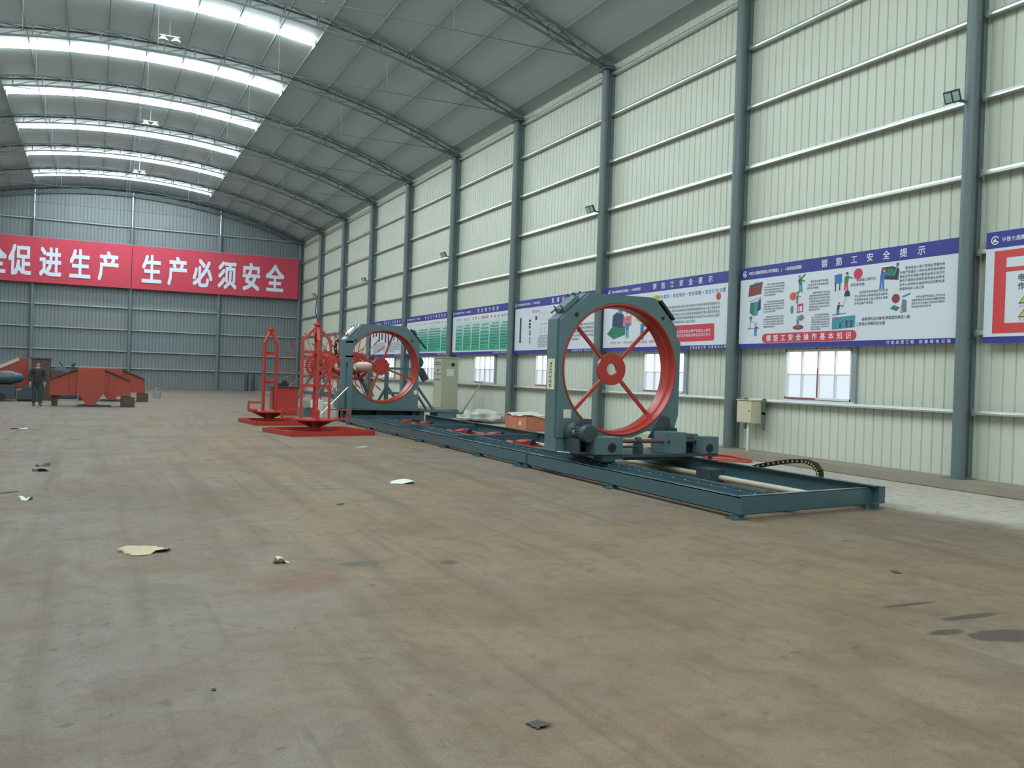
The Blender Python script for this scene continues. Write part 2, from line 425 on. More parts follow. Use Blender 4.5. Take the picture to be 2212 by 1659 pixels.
ribbed('wall_front', M['sheet'], 'x', YF, XL, XW, lambda t: arch(t)+0.05, (), -1.0)

# vaulted ceiling with openings for the skylight strips
c = MB().use(M['ceil'])
xs = sorted([XL+(XW-XL)*k/40 for k in range(41)]+[SX0, SX1]); ys = [YF]+[e for s in SKY for e in s]+[YE]
for i, (ya, yb) in enumerate(zip(ys, ys[1:])):
    for xa, xb in zip(xs, xs[1:]):
        if xb-xa < 1e-6: continue
        if i % 2 == 1 and xa >= SX0-1e-6 and xb <= SX1+1e-6: continue
        c.add([(xa, ya, arch(xa)), (xb, ya, arch(xb)), (xb, yb, arch(xb)), (xa, yb, arch(xa))], [(0, 1, 2, 3)], True)
struct(c.build('ceiling'), 'pale vaulted roof lining')
# translucent roof light strips: shaped as slender half-round troughs below the lining, to throw glow onto it
for n, (ya, yb) in enumerate(SKY):
    s = MB().use(M['skylight']); K = 28
    prof = [((ya+yb)/2-0.14*math.cos(PI*q/8), 0.02-0.155*math.sin(PI*q/8)) for q in range(9)]
    for k in range(K):
        xa = SX0+0.03+(SX1-SX0-0.06)*k/K; xb = SX0+0.03+(SX1-SX0-0.06)*(k+1)/K
        for (y1, d1), (y2, d2) in zip(prof, prof[1:]):
            s.add([(xa, y1, arch(xa)+d1), (xb, y1, arch(xb)+d1), (xb, y2, arch(xb)+d2), (xa, y2, arch(xa)+d2)], [(0, 1, 2, 3)], True)
    o = s.build('window_%d' % (n+20))
    struct(o, 'translucent roof light strip glowing with daylight')
    e = MB().use(M['flash'])
    for sx in (SX0-0.04, SX1+0.0):
        e.box(sx, sx+0.04, ya, yb, arch(sx)-0.19, arch(sx)+0.02)
    e.build('end_flashing', parent=o)

# kerb along the right wall
k = MB().use(M['kerb']); k.bbox(12.70, XW-0.002, YF+0.01, YE-0.01, 0.0, 0.148, 0.012)
struct(k.build('trim_1'), 'low concrete kerb along the foot of the right wall')

# windows
for n, (a, b) in enumerate(WIN):
    root = thing('window_%d' % (n+1), 'white framed window of eight panes under the notice boards', 'window', (XW, (a+b)/2, WZ0)); root['kind'] = 'structure'
    if 'category' in root: del root['category']
    w = b-a; h = WZ1-WZ0; y0 = -w/2; fr = MB().use(M['white'])
    t = 0.045
    fr.box(-0.05, 0.06, y0, y0+t, 0, h).box(-0.05, 0.06, -y0-t, -y0, 0, h).box(-0.05, 0.06, y0, -y0, 0, t).box(-0.05, 0.06, y0, -y0, h-t, h)
    for q in (0.25, 0.5, 0.75):
        tt = 0.05 if q == 0.5 else 0.032; yy = y0+w*q; fr.box(-0.03, 0.05, yy-tt/2, yy+tt/2, t, h-t)
    fr.box(-0.02, 0.05, y0, -y0, h*0.5-0.014, h*0.5+0.014)
    fr.build('window_frame', parent=root, bevel=0.004)
    MB().use(M['frame_grey']).box(-0.06, 0.0, y0-0.12, y0-0.002, -0.05, h+0.02).build('side_flashing', parent=root)
    MB().use(M['white']).box(-0.09, -0.051, y0-0.12, -y0+0.03, -0.07, -0.01).build('sill', parent=root)
    MB().use(M['tape']).box(-0.056, -0.051, 0.02, -y0-0.03, 0.008, 0.03).box(-0.036, -0.031, -0.012, 0.012, 0.05, h*0.62).build('protective_film', parent=root, label='dark red strip of protective film')
    p = MB().use(M['winhi']).box(0.030, 0.036, y0+t, -y0-t, h*0.5, h-t).use(M['winlo']).box(0.030, 0.036, y0+t, -y0-t, t, h*0.5)
    p.build('panes', parent=root)

# columns on the right wall
CI = list(range(0, 9))
for i in CI:
    y = cy(i) if i < 9 else YE-0.2
    place = '%s from the right edge along the notice board wall' % ORD[i]
    r = thing('steel_column', 'round grey wall column, %s' % place, 'column', (XC, y, 0.148))
    m = MB().use(M['steel']); m.cyl((0, 0, 0), (0, 0, 10.50), 0.11, 20); m.build('post', parent=r)
    m = MB().use(M['steel']); m.box(0.20, 0.298, -0.035, 0.035, 0, 10.48).box(0.105, 0.2, -0.006, 0.006, 0, 10.48); m.build('back_channel', parent=r)
    m = MB().use(M['steel']); m.box(-0.19, 0.19, -0.19, 0.19, 0, 0.016); m.build('base_plate', parent=r)
    m = MB().use(M['steel']); m.box(-0.17, 0.20, -0.17, 0.17, 10.50, 10.53).box(-0.16, 0.16, -0.012, 0.012, 10.30, 10.50).build('cap_plate', parent=r)
r = thing('steel_column', 'grey steel corner column where the right wall meets the end wall', 'column', (XC, YE-0.28, 0.148))
MB().use(M['steel']).cyl((0, 0, 0), (0, 0, 10.50), 0.11, 20).build('post', parent=r)
MB().use(M['steel']).box(-0.17, 0.17, -0.17, 0.17, 10.50, 10.53).build('cap_plate', parent=r)

# girts of the right wall
GZ = [1.27, 2.60, 3.95, 5.268, 6.54, 7.92, 9.28, 10.48]
bays = list(range(-1, 9))
for bi in bays:
    ya = cy(bi)+0.10; yb = (cy(bi+1) if bi < 8 else YE-0.28)-0.10
    where = ('right of the right edge column' if bi < 0 else '%s bay beyond the right edge column' % ORD[bi])
    for gi, z in enumerate(GZ):
        m = MB().use(M['girt'])
        m.prism([(13.455, z-0.036), (13.455, z+0.036), (13.306, z+0.036), (13.298, z+0.002), (13.296, z-0.002), (13.296, z-0.036)], 'y', ya, yb)
        m.box(13.301, 13.31, ya, ya+0.05, z-0.06, z+0.06).box(13.301, 13.31, yb-0.05, yb, z-0.06, z+0.06)
        tag(m.build('wall_girt'), 'steel wall girt, %s up from the floor, %s' % (ORD[gi], where), 'girt', 'girts of the right wall')

# end wall columns and girts
EX = [-9.6, -3.81, 1.98, 7.63]
for n, x in enumerate(EX):
    if n == 0: continue
    lab = ['grey end wall column hidden beyond the left edge of the picture', 'grey end wall column leftmost in view, behind the standing man',
           'grey end wall column between the characters of the two slogans', 'grey end wall column behind the right slogan half'][n]
    r = thing('end_wall_column', lab, 'column', (x, YE-0.28, 0))
    MB().use(M['steel']).cyl((0, 0, 0), (0, 0, 10.75), 0.11, 16).build('post', parent=r)
    MB().use(M['girt']).cyl((0, 0, 10.75), (0, 0, arch(x)-0.2), 0.05, 12).build('upper_post', parent=r, label='thin white upper post')
ez = [1.32, 2.45, 3.88, 5.34, 6.9, 8.2, 9.4, 10.78]
for n, (xa, xb) in enumerate(zip(EX, EX[1:]+[XC])):
    where = ['at the far left end', 'between the two leftmost columns in view', 'in the middle span', 'in the span next to the corner'][n]
    for gi, z in enumerate(ez):
        m = MB().use(M['girtdull'])
        m.box(xa+0.1, xb-0.1, YE-0.16, YE-0.005, z-0.036, z-0.031).box(xa+0.1, xb-0.1, YE-0.16, YE-0.005, z+0.031, z+0.036).box(xa+0.1, xb-0.1, YE-0.165, YE-0.16, z-0.036, z+0.036)
        tag(m.build('end_wall_girt'), 'end wall girt, %s up from the floor, %s' % (ORD[gi], where), 'girt', 'girts of the end wall')

# arched roof trusses
def arc_pts(x0, x1, n, dz, y): return [(x0+(x1-x0)*k/n, y, arch(x0+(x1-x0)*k/n)+dz) for k in range(n+1)]
def make_truss():
    r = thing('roof_truss', '', 'roof truss', (0, 0, 0))
    for s in (-0.22, 0.22):
        MB().use(M['truss']).tube(arc_pts(XM-11.75, XM+11.75, 48, -0.13, s), 0.034, 8).build('top_chord', parent=r)
    MB().use(M['truss']).tube(arc_pts(XM-10.9, XM+10.9, 46, -0.45, 0), 0.038, 8).build('bottom_chord', parent=r)
    w = MB().use(M['truss']); n = 21
    xs_ = [XM-10.9+21.8*k/n for k in range(n+1)]
    for k, x in enumerate(xs_):
        b = (x, 0, arch(x)-0.45); t = [(x, s, arch(x)-0.13) for s in (-0.22, 0.22)]
        for q in t: w.tube([b, q], 0.018, 6)
        w.tube(t, 0.018, 6)
        if k < n:
            x2 = xs_[k+1]; w.tube([b, (x2, -0.22 if k % 2 else 0.22, arch(x2)-0.13)], 0.016, 6)
            w.tube([(x, -0.22, arch(x)-0.13), (x2, 0.22, arch(x2)-0.13)], 0.014, 6)
    w.build('web_lattice', parent=r)
    for s in (-1, 1):
        g = MB().use(M['truss'])
        xe = XM+s*11.75; xb = XM+s*10.9; zb = arch(xb)-0.45
        g.tube([(xb, 0, zb), (xe, 0, 10.62)], 0.05, 8).tube([(xb, 0, zb), (xe, 0, arch(xe)-0.2)], 0.03, 6)
        g.bbox(xe-0.16, xe+0.16, -0.26, 0.26, 10.55, 10.60, 0.005).box(xe-0.012, xe+0.012, -0.24, 0.24, 10.6, arch(xe)-0.15)
        g.build('bearing_shoe', parent=r)
    zt = arch(XM+10.9)-0.45
    MB().use(M['truss']).tube([(XM-10.9, 0, zt), (XM+10.9, 0, zt)], 0.014, 6).build('tie_rod', parent=r)
    for x in (-7, -3.5, 0, 3.5, 7):
        MB().use(M['truss']).tube([(XM+x, 0, zt), (XM+x, 0, arch(XM+x)-0.45)], 0.009, 5).build('hanger', parent=r)
    return r
TL = {1: 'spanning to the second wall column from the right edge', 2: 'landing on the third wall column, cut by the top edge', 3: 'landing on the fourth wall column from the right edge',
      4: 'landing on the fifth wall column from the right edge', 5: 'landing on the sixth wall column from the right edge', 6: 'landing on the seventh wall column from the right edge',
      7: 'landing on the eighth wall column from the right edge', 8: 'landing on the ninth wall column from the right edge', 9: 'close against the end wall'}
tr = make_truss()
for n, i in enumerate(range(2, 10)):
    loc = (0, cy(i) if i < 9 else YE-0.55, 0); lab = 'arched grey lattice roof truss %s' % TL[i]
    if n == 0: tr.location = loc; tr['label'] = lab
    else: dup(tr, loc, lab)
# purlins
NP = 19
for k in range(NP):
    x = XL+0.45+(XW-XL-0.9)*k/(NP-1); z = arch(x); a = math.atan2(-(x-XM), math.sqrt(RR*RR-(x-XM)**2))
    m = MB().use(M['purlin']); m.box(-0.025, 0.025, YF+0.02, YE-0.02, -0.085, -0.003)
    o = m.build('roof_purlin'); o.location = (x, 0, z); o.rotation_euler = (0, a*-1, 0)
    tag(o, 'slim steel roof purlin along the hall, %s counted from the right wall' % ORD[NP-1-k], 'purlin', 'roof purlins')

# ------------------------------------------------------------------ lamps under the roof and floodlights on the columns
def roof_lamp(y, lab):
    r = thing('high_bay_lamp', lab, 'lamp', (XM+0.55, y, arch(XM+0.55)-0.62), group='twin lamps under the roof')
    MB().use(M['truss']).box(-0.32, 0.32, -0.02, 0.02, 0.0, 0.04).tube([(0, 0, 0.02), (0, 0, 0.52)], 0.012, 6).build('hanger_bar', parent=r)
    for s in (-0.2, 0.2):
        m = MB().use(M['flash']); m.lathe([(0.02, 0.0), (0.06, -0.02), (0.16, -0.14), (0.17, -0.16), (0.15, -0.155), (0.05, -0.05)], (s, 0, 0))
        h = m.build('reflector', parent=r)
        MB().use(M['lampglass']).lathe([(0.0, -0.06), (0.045, -0.07), (0.05, -0.12), (0.0, -0.15)], (s, 0, 0), n=12).build('bulb', parent=h)
for y, lab in ((cy(4)-2.2, 'twin white roof lamp nearest the camera, between the first and second light strips'),
               (cy(6)-2.6, 'twin white roof lamp in the middle, between the third and fourth light strips'),
               (cy(8)-3.2, 'twin white roof lamp farthest away, between the last two light strips')):
    roof_lamp(y, lab)
def floodlight(i, lab):
    r = thing('floodlight', lab, 'floodlight', (XC-0.11, cy(i), 6.45), group='floodlights on the wall columns')
    MB().use(M['dark']).bar((0.04, 0, 0), (-0.17, 0.16, 0.07), 0.04, 0.04).build('bracket', parent=r)
    h = MB().use(M['dark'])
    u = Vector((0.555, -0.83, 0.18)).normalized(); nrm = Vector((-0.75, -0.50, -0.43)).normalized(); v = nrm.cross(u).normalized(); u = v.cross(nrm).normalized()
    c0 = Vector((-0.18, 0.135, 0.10))
    def quadbox(m, c, hu, hv, d):
        vs = [c+u*a*hu+v*b*hv+nrm*e for e in (0, d) for a, b in ((-1, -1), (1, -1), (1, 1), (-1, 1))]
        m.add(vs, [(3, 2, 1, 0), (4, 5, 6, 7), (0, 1, 5, 4), (1, 2, 6, 5), (2, 3, 7, 6), (3, 0, 4, 7)])
    quadbox(h, c0, 0.125, 0.10, 0.07)
    head = h.build('lamp_head', parent=r)
    for s in (-0.060, 0.060):
        g = MB().use(M['lampglass']); quadbox(g, c0+u*s+nrm*0.071, 0.048, 0.078, 0.006); g.build('lens', parent=head)
for i, lab in ((0, 'square floodlight with two lenses on the column at the right edge'), (2, 'square floodlight on the third wall column, above the near ring gantry'),
               (4, 'small floodlight on the fifth wall column, above the green notices'), (6, 'small floodlight on the seventh wall column, above the far ring gantry'),
               (8, 'tiny floodlight on the ninth wall column, near the end wall corner')):
    floodlight(i, lab)

# ------------------------------------------------------------------ slogan banner on the end wall
r = thing('slogan_banner', 'long red cloth banner with white Chinese slogan across the end wall', 'banner', (2.0, 64.36, 6.64))
bw = MB().use(M['banner'])
for (xa, xb) in ((-12.2, -0.02), (0.02, 11.02)):
    n = 24
    for k in range(n):
        x1 = xa+(xb-xa)*k/n; x2 = xa+(xb-xa)*(k+1)/n
        y1 = 0.012*math.sin(x1*1.3); y2 = 0.012*math.sin(x2*1.3)
        bw.add([(x1, y1, 0), (x2, y2, 0), (x2, y2, 2.88), (x1, y1, 2.88), (x1, y1+0.03, 0), (x2, y2+0.03, 0), (x2, y2+0.03, 2.88), (x1, y1+0.03, 2.88)],
               [(0, 1, 2, 3), (5, 4, 7, 6), (3, 2, 6, 7), (1, 0, 4, 5)])
bw.build('cloth', parent=r)
t = MB().use(M['bannertext'])
for ch, x in zip('安全促进生产', (-9.60, -7.90, -6.52+0.0, -4.80, -3.09, -1.42)): put_char(t, ch, (x, -0.035, 1.36), (1, 0, 0), (0, 0, 1), 1.30, 2.0, 0.026)
t.build('slogan_lettering', parent=r)
t = MB().use(M['bannertext'])
for ch, x in zip('生产必须安全', (1.24, 2.85, 4.49, 6.11, 7.73, 9.36)): put_char(t, ch, (x, -0.035, 1.36), (1, 0, 0), (0, 0, 1), 1.30, 2.0, 0.026)
t.build('slogan_lettering', parent=r)
rp = MB().use(M['frame_grey'])
rp.tube([(-12.2, 0.03, 2.9), (11.05, 0.03, 2.9)], 0.02, 6); rp.build('support_rail', parent=r)

# ------------------------------------------------------------------ notice boards on the right wall
BX = 13.262
def board(i, label, title, title_u=(2.5, 4.83), company=(0.25, 1.83), footer=True, u0=-0.06, u1=5.66, zb=2.42, zt=4.24):
    """local frame: u metres from the far column towards the camera, v metres above the foot of the board"""
    r = thing('notice_board', label, 'notice board', (BX, cy(i+1)-0.2, zb))
    h = zt-zb
    MB().use(M['board']).box(0, 0.03, -u1+0.0, -u0, 0, h).build('panel', parent=r)
    def q(m, ua, ub, va, vb, d=0.003): m.box(-d, -d+0.002, -ub, -ua, va, vb)
    m = MB().use(M['blue']); q(m, u0, u1, h-0.27, h); m.build('header_band', parent=r)
    m = MB().use(M['blue']); q(m, u0, u1, 0, 0.105); m.build('footer_band', parent=r)
    m = MB().use(M['bwhite'])
    line(m, title, (-0.006, -title_u[0], h-0.135), (-0.006, -title_u[1], h-0.135), WX, WY, 0.17, 0.17, 0.012)
    m.build('title_lettering', parent=r)
    m = MB().use(M['bwhite'])
    line(m, '中铁七局集团有限公司市高速LJ-4标项目经理部', (-0.006, -company[0], h-0.14), (-0.006, -company[1], h-0.14), WX, WY, 0.085, 0.08, 0.014)
    m.build('company_lettering', parent=r)
    m = MB().use(M['bwhite']); cu = company[0]-0.16; cv = h-0.14
    for k in range(20):
        a0, a1 = 0.5+5.4*k/20, 0.5+5.4*(k+1)/20
        P = lambda a, rr: (-0.006, -(cu+rr*math.cos(a)), cv+rr*math.sin(a))
        m.add([P(a0, 0.055), P(a1, 0.055), P(a1, 0.072), P(a0, 0.072)], [(0, 1, 2, 3)])
    for ua, ub, va, vb in ((-0.042, 0.048, -0.03, -0.018), (-0.03, -0.012, -0.018, 0.012), (0.006, 0.024, -0.018, 0.012), (-0.010, 0.004, -0.018, 0.04)):
        q(m, cu+ua, cu+ub, cv+va, cv+vb, 0.007)
    m.build('emblem', parent=r)
    if footer:
        m = MB().use(M['bwhite'])
        line(m, '打造品质工程', (-0.006, -4.16, 0.055), (-0.006, -4.70, 0.055), WX, WY, 0.07, 0.075, 0.012)
        line(m, '创建绿色公路', (-0.006, -4.88, 0.055), (-0.006, -5.46, 0.055), WX, WY, 0.07, 0.075, 0.012)
        m.build('footer_lettering', parent=r)
    r['_'] = h
    return r, q
FILL = '进入施工现场必须戴好安全帽严禁酒后上岗作业前检查机械设备是否完好钢筋切断机运转正常方可操作不得用手清除铁屑弯曲长料时应有专人扶持听从指挥停机后切断电源清理场地'
def para(r, ua, ub, vt, vb, n, mname='ink', name='paragraph', short=0.6, size=None, bold=0.006):
    m = MB().use(M[mname]); hh = (vt-vb)/n; ch = size or hh*0.78; per = max(2, int((ub-ua)/(ch*0.98)))
    k = random.randrange(len(FILL))
    for i in range(n):
        cnt = per if i < n-1 else max(1, int(per*short))
        st = 2 if i == 0 else 0
        s = ''.join(FILL[(k+j) % len(FILL)] for j in range(cnt)); k += cnt
        v = vt-hh*(i+0.5); w = (ub-ua)/per
        for j, c_ in enumerate(s):
            if j < st: continue
            put_char(m, c_, (-0.006, -(ua+w*(j+0.5)), v), WX, WY, ch*0.95, ch, bold)
    m.build(name, parent=r)
def poly(m, pts, d=0.005, mname=None):
    if mname: m.use(M[mname])
    m.add([(-d, -p[0], p[1]) for p in pts], [tuple(range(len(pts)))])
def disc(m, u, v, ru, rv, d=0.006, n=16, mname=None):
    poly(m, [(u+ru*math.cos(2*PI*k/n), v+rv*math.sin(2*PI*k/n)) for k in range(n)], d, mname)
def stroke(m, a, b, w, d=0.0055, mname=None):
    a = Vector(a); b = Vector(b); t = (b-a).normalized(); nn = Vector((-t.y, t.x))*w/2
    poly(m, [a+nn, b+nn, b-nn, a-nn], d, mname)
def worker(m, u, v, h, shirt, legs, hat='pred', lean=0.0, arm=0.3):
    w = h*0.16; k = lean*h
    stroke(m, (u-w*0.5, v), (u-w*0.35+k*0.3, v+h*0.45), w*0.62, 0.0052, legs); stroke(m, (u+w*0.7, v), (u+w*0.3+k*0.3, v+h*0.45), w*0.62, 0.0052, legs)
    poly(m, [(u-w*0.8+k*0.3, v+h*0.42), (u+w*0.8+k*0.3, v+h*0.42), (u+w*0.9+k, v+h*0.76), (u-w*0.9+k, v+h*0.76)], 0.0056, shirt)
    stroke(m, (u+w*0.7+k, v+h*0.72), (u+w*0.7+k+arm*h, v+h*0.62), w*0.45, 0.0062, shirt)
    disc(m, u+k*1.2, v+h*0.86, h*0.085, h*0.095, 0.006, 12, 'pskin')
    disc(m, u+k*1.2, v+h*0.92, h*0.10, h*0.065, 0.0064, 12, hat)

# first board: rebar worker safety tips
r, q = board(0, 'white notice board with many small cartoons and a red pill heading, nearest whole board', '钢筋工安全提示')
Z = 2.42
for (ua, vt, ub, vb, n) in ((0.74, 3.84, 1.37, 3.55, 5), (0.74, 3.46, 1.38, 3.19, 5), (0.74, 3.13, 1.38, 2.86, 5), (2.04, 3.80, 2.63, 3.60, 3), (2.11, 3.56, 2.68, 3.16, 7),
                            (2.19, 3.10, 2.69, 2.76, 7), (3.21, 3.74, 3.83, 3.57, 2), (3.32, 3.49, 4.12, 3.21, 4), (4.37, 3.86, 5.33, 3.41, 6), (4.65, 3.31, 5.35, 3.08, 4), (3.38, 2.98, 4.63, 2.80, 2)):
    para(r, ua, ub, vt-Z, vb-Z, n)
m = MB()                                                            # pill heading
pv = 0.215; pts = [(0.82+0.10*math.cos(a), pv+0.10*math.sin(a)) for a in [PI/2+PI*k/8 for k in range(9)]]+[(3.30+0.10*math.cos(a), pv+0.10*math.sin(a)) for a in [-PI/2+PI*k/8 for k in range(9)]]
poly(m, pts, 0.004, 'pred'); pill = m.build('heading_pill', parent=r)
m = MB().use(M['bwhite']); line(m, '钢筋工安全操作基本知识', (-0.007, -0.93, pv), (-0.007, -3.20, pv), WX, WY, 0.15, 0.15, 0.018); m.build('pill_lettering', parent=pill)
def pic(name, fn):
    m = MB(); fn(m); m.build('picture_'+name, parent=r)
def p_bag(m):
    poly(m, [(0.22, 1.16), (0.64, 1.20), (0.68, 1.43), (0.25, 1.38)], 0.004, 'pbrown'); stroke(m, (0.25, 1.40), (0.68, 1.45), 0.03, 0.005, 'pnavy'); stroke(m, (0.38, 1.45), (0.54, 1.47), 0.015, 0.005, 'inkgrey')
def p_coats(m):
    stroke(m, (0.27, 1.05), (0.64, 1.13), 0.012, 0.004, 'inkgrey')
    poly(m, [(0.28, 0.8), (0.42, 0.72), (0.46, 1.03), (0.3, 1.02)], 0.005, 'pgreen'); poly(m, [(0.42, 0.72), (0.55, 0.74), (0.58, 1.05), (0.45, 1.04)], 0.0052, 'pteal'); poly(m, [(0.54, 0.82), (0.64, 0.86), (0.64, 1.1), (0.57, 1.07)], 0.0054, 'pnavy')
def p_scaf(m):
    stroke(m, (0.30, 0.42), (0.34, 0.70), 0.02, 0.004, 'inkgrey'); stroke(m, (0.22, 0.44), (0.56, 0.44), 0.015, 0.004, 'inkgrey'); stroke(m, (0.28, 0.62), (0.58, 0.56), 0.012, 0.004, 'pteal')
    disc(m, 0.33, 0.68, 0.05, 0.045, 0.006, 12, 'inkgrey'); worker(m, 0.50, 0.27, 0.28, 'pblue', 'pblue', 'pred')
def p_stick(m): worker(m, 1.86, 1.15, 0.36, 'pgreen', 'pteal', 'inkgrey', -0.1); stroke(m, (1.80, 1.38), (1.98, 1.52), 0.025, 0.007, 'ink'); stroke(m, (1.72, 1.14), (1.90, 1.20), 0.02, 0.0045, 'ink')
def p_ball(m): disc(m, 1.64, 1.08, 0.10, 0.085, 0.005, 16, 'porange'); worker(m, 1.76, 0.92, 0.22, 'inkgrey', 'inkgrey', 'ink', 0.1)
def p_poster(m): poly(m, [(1.77, 0.72), (1.95, 0.74), (1.95, 0.92), (1.77, 0.90)], 0.004, 'pred'); poly(m, [(1.80, 0.75), (1.92, 0.76), (1.92, 0.86), (1.80, 0.85)], 0.005, 'board'); stroke(m, (1.84, 0.76), (1.84, 0.85), 0.03, 0.006, 'inkgrey')
def p_flask(m): disc(m, 1.62, 0.80, 0.05, 0.09, 0.004, 12, 'pteal')
def p_pray(m): disc(m, 1.82, 0.42, 0.16, 0.05, 0.004, 14, 'pbrown'); worker(m, 1.80, 0.40, 0.26, 'pteal', 'inkgrey', 'pteal'); disc(m, 1.90, 0.62, 0.08, 0.06, 0.004, 12, 'inkgrey')
def p_door(m): poly(m, [(2.79, 1.24), (2.98, 1.26), (2.98, 1.44), (2.79, 1.42)], 0.004, 'pblue'); stroke(m, (2.82, 1.10), (2.82, 1.25), 0.03, 0.004, 'ink'); stroke(m, (2.93, 1.11), (2.93, 1.26), 0.03, 0.004, 'ink'); worker(m, 3.09, 1.10, 0.36, 'pgreen', 'pred', 'ink', 0.05); disc(m, 3.39, 1.40, 0.11, 0.10, 0.0045, 16, 'pred'); poly(m, [(3.28, 1.30), (3.36, 1.32), (3.34, 1.35)], 0.0046, 'pred')
def p_bell(m): poly(m, [(3.05, 0.98), (3.21, 0.98), (3.18, 1.08), (3.13, 1.10), (3.08, 1.08)], 0.005, 'ink'); stroke(m, (3.0, 0.74), (3.12, 0.98), 0.008, 0.004, 'inkgrey'); stroke(m, (2.76, 0.63), (3.12, 0.65), 0.02, 0.004, 'pteal'); worker(m, 2.90, 0.64, 0.24, 'pnavy', 'pnavy', 'pred', 0.1, 0.4)
def p_stage(m): poly(m, [(2.76, 0.34), (3.35, 0.37), (3.35, 0.60), (2.76, 0.58)], 0.004, 'pteal'); worker(m, 2.98, 0.36, 0.19, 'pblue', 'pnavy', 'pnavy'); worker(m, 3.14, 0.37, 0.18, 'pnavy', 'pnavy', 'pblue'); worker(m, 3.26, 0.37, 0.18, 'pnavy', 'ink', 'pblue', 0, .1); stroke(m, (2.84, 0.55), (2.94, 0.555), 0.03, 0.005, 'pred')
def p_mach(m): poly(m, [(3.92, 1.25), (4.34, 1.20), (4.36, 1.40), (4.22, 1.46), (3.96, 1.46)], 0.004, 'ink'); poly(m, [(4.06, 1.30), (4.22, 1.28), (4.24, 1.42), (4.08, 1.43)], 0.0045, 'pgreen'); worker(m, 3.96, 1.06, 0.40, 'pblue', 'pblue', 'pred', 0.12); stroke(m, (4.24, 1.28), (4.33, 1.50), 0.035, 0.0055, 'pteal'); disc(m, 4.32, 1.49, 0.03, 0.03, 0.006, 10, 'pbrown')
def p_gas(m): disc(m, 4.30, 0.86, 0.09, 0.085, 0.005, 16, 'pbrown'); poly(m, [(4.42, 0.60), (4.55, 0.60), (4.54, 0.82), (4.45, 0.84)], 0.0046, 'inkgrey'); poly(m, [(4.18, 0.68), (4.32, 0.63), (4.40, 0.69), (4.26, 0.74)], 0.0048, 'pgreen'); stroke(m, (4.45, 0.88), (4.62, 0.93), 0.03, 0.004, 'pteal'); disc(m, 4.43, 0.62, 0.03, 0.04, 0.006, 10, 'pskin')
for nm, fn in (('red_bag', p_bag), ('work_coats', p_coats), ('scaffold_worker', p_scaf), ('worker_with_stick', p_stick), ('orange_ball', p_ball), ('red_poster', p_poster), ('teal_flask', p_flask), ('seated_worker', p_pray), ('door_and_man', p_door), ('bell_and_runner', p_bell), ('teal_meeting', p_stage), ('machine_worker', p_mach), ('bottle_worker', p_gas)):
    pic(nm, fn)

# second board: big cartoon on the left, text and red panel on the right
r, q = board(1, 'white notice board half hidden behind the near ring gantry, red panel at right', '钢筋工安全提示', (2.49, 4.84), (0.39, 1.79))
m = MB().use(M['pblue']); line(m, '安全意识+安全知识+安全技能+安全行为习惯', (-0.006, -2.72, 1.39), (-0.006, -5.36, 1.39), WX, WY, 0.11, 0.115, 0.01); m.build('blue_line_lettering', parent=r)
m = MB(); disc(m, 5.16, 1.25, 0.09, 0.09, 0.005, 16, 'pred'); m.build('red_helmet_mark', parent=r)
para(r, 2.9, 5.22, 1.14, 0.66, 5, 'inkgrey', size=0.078)
m = MB(); poly(m, [(2.9, 0.20), (5.0, 0.21), (5.04, 0.24), (5.04, 0.58), (5.0, 0.62), (2.9, 0.62)], 0.004, 'pred'); rb = m.build('red_panel', parent=r)
m = MB().use(M['bwhite'])
line(m, FILL[:20], (-0.007, -3.0, 0.46), (-0.007, -4.86, 0.46), WX, WY, 0.085, 0.085, 0.01); line(m, FILL[22:42], (-0.007, -3.0, 0.36), (-0.007, -4.86, 0.36), WX, WY, 0.085, 0.085, 0.01); m.build('panel_lettering', parent=rb)
m = MB().use(M['pred']); line(m, '安全为了生产 生产必须安全 人人讲安全 事事为安全', (-0.006, -0.42, 0.24), (-0.006, -2.75, 0.24), WX, WY, 0.075, 0.08, 0.008); m.build('red_line_lettering', parent=r)
m = MB()
poly(m, [(0.06+.1, 0.50), (0.52, 0.34), (1.12, 0.46), (1.12, 0.74), (0.55, 0.78)], 0.004, 'pgreen'); poly(m, [(0.42, 0.72), (0.98, 0.64), (1.02, 1.02), (0.66, 1.10), (0.46, 1.02)], 0.0045, 'pnavy')
poly(m, [(0.72, 1.05), (0.95, 1.05), (0.90, 1.32), (0.76, 1.30)], 0.0046, 'pteal'); poly(m, [(1.0, 0.70), (1.42, 0.70), (1.42, 0.98), (1.02, 0.96)], 0.0048, 'ppink'); stroke(m, (1.15, 1.03), (1.36, 1.26), 0.03, 0.005, 'ink')
worker(m, 1.22, 0.36, 0.56, 'pblue', 'pteal', 'pred', 0.02, 0.1); m.build('picture_bending_machine', parent=r)
m = MB(); worker(m, 1.95, 0.30, 0.56, 'pblue', 'pnavy', 'pyellow', 0.03, 0.1); poly(m, [(1.62, 0.84), (2.02, 0.72), (2.06, 0.92), (1.76, 0.98)], 0.007, 'pyellow'); poly(m, [(1.80, 0.82), (1.98, 0.78), (1.98, 0.86), (1.82, 0.90)], 0.0075, 'pbrown'); m.build('picture_carrying_worker', parent=r)

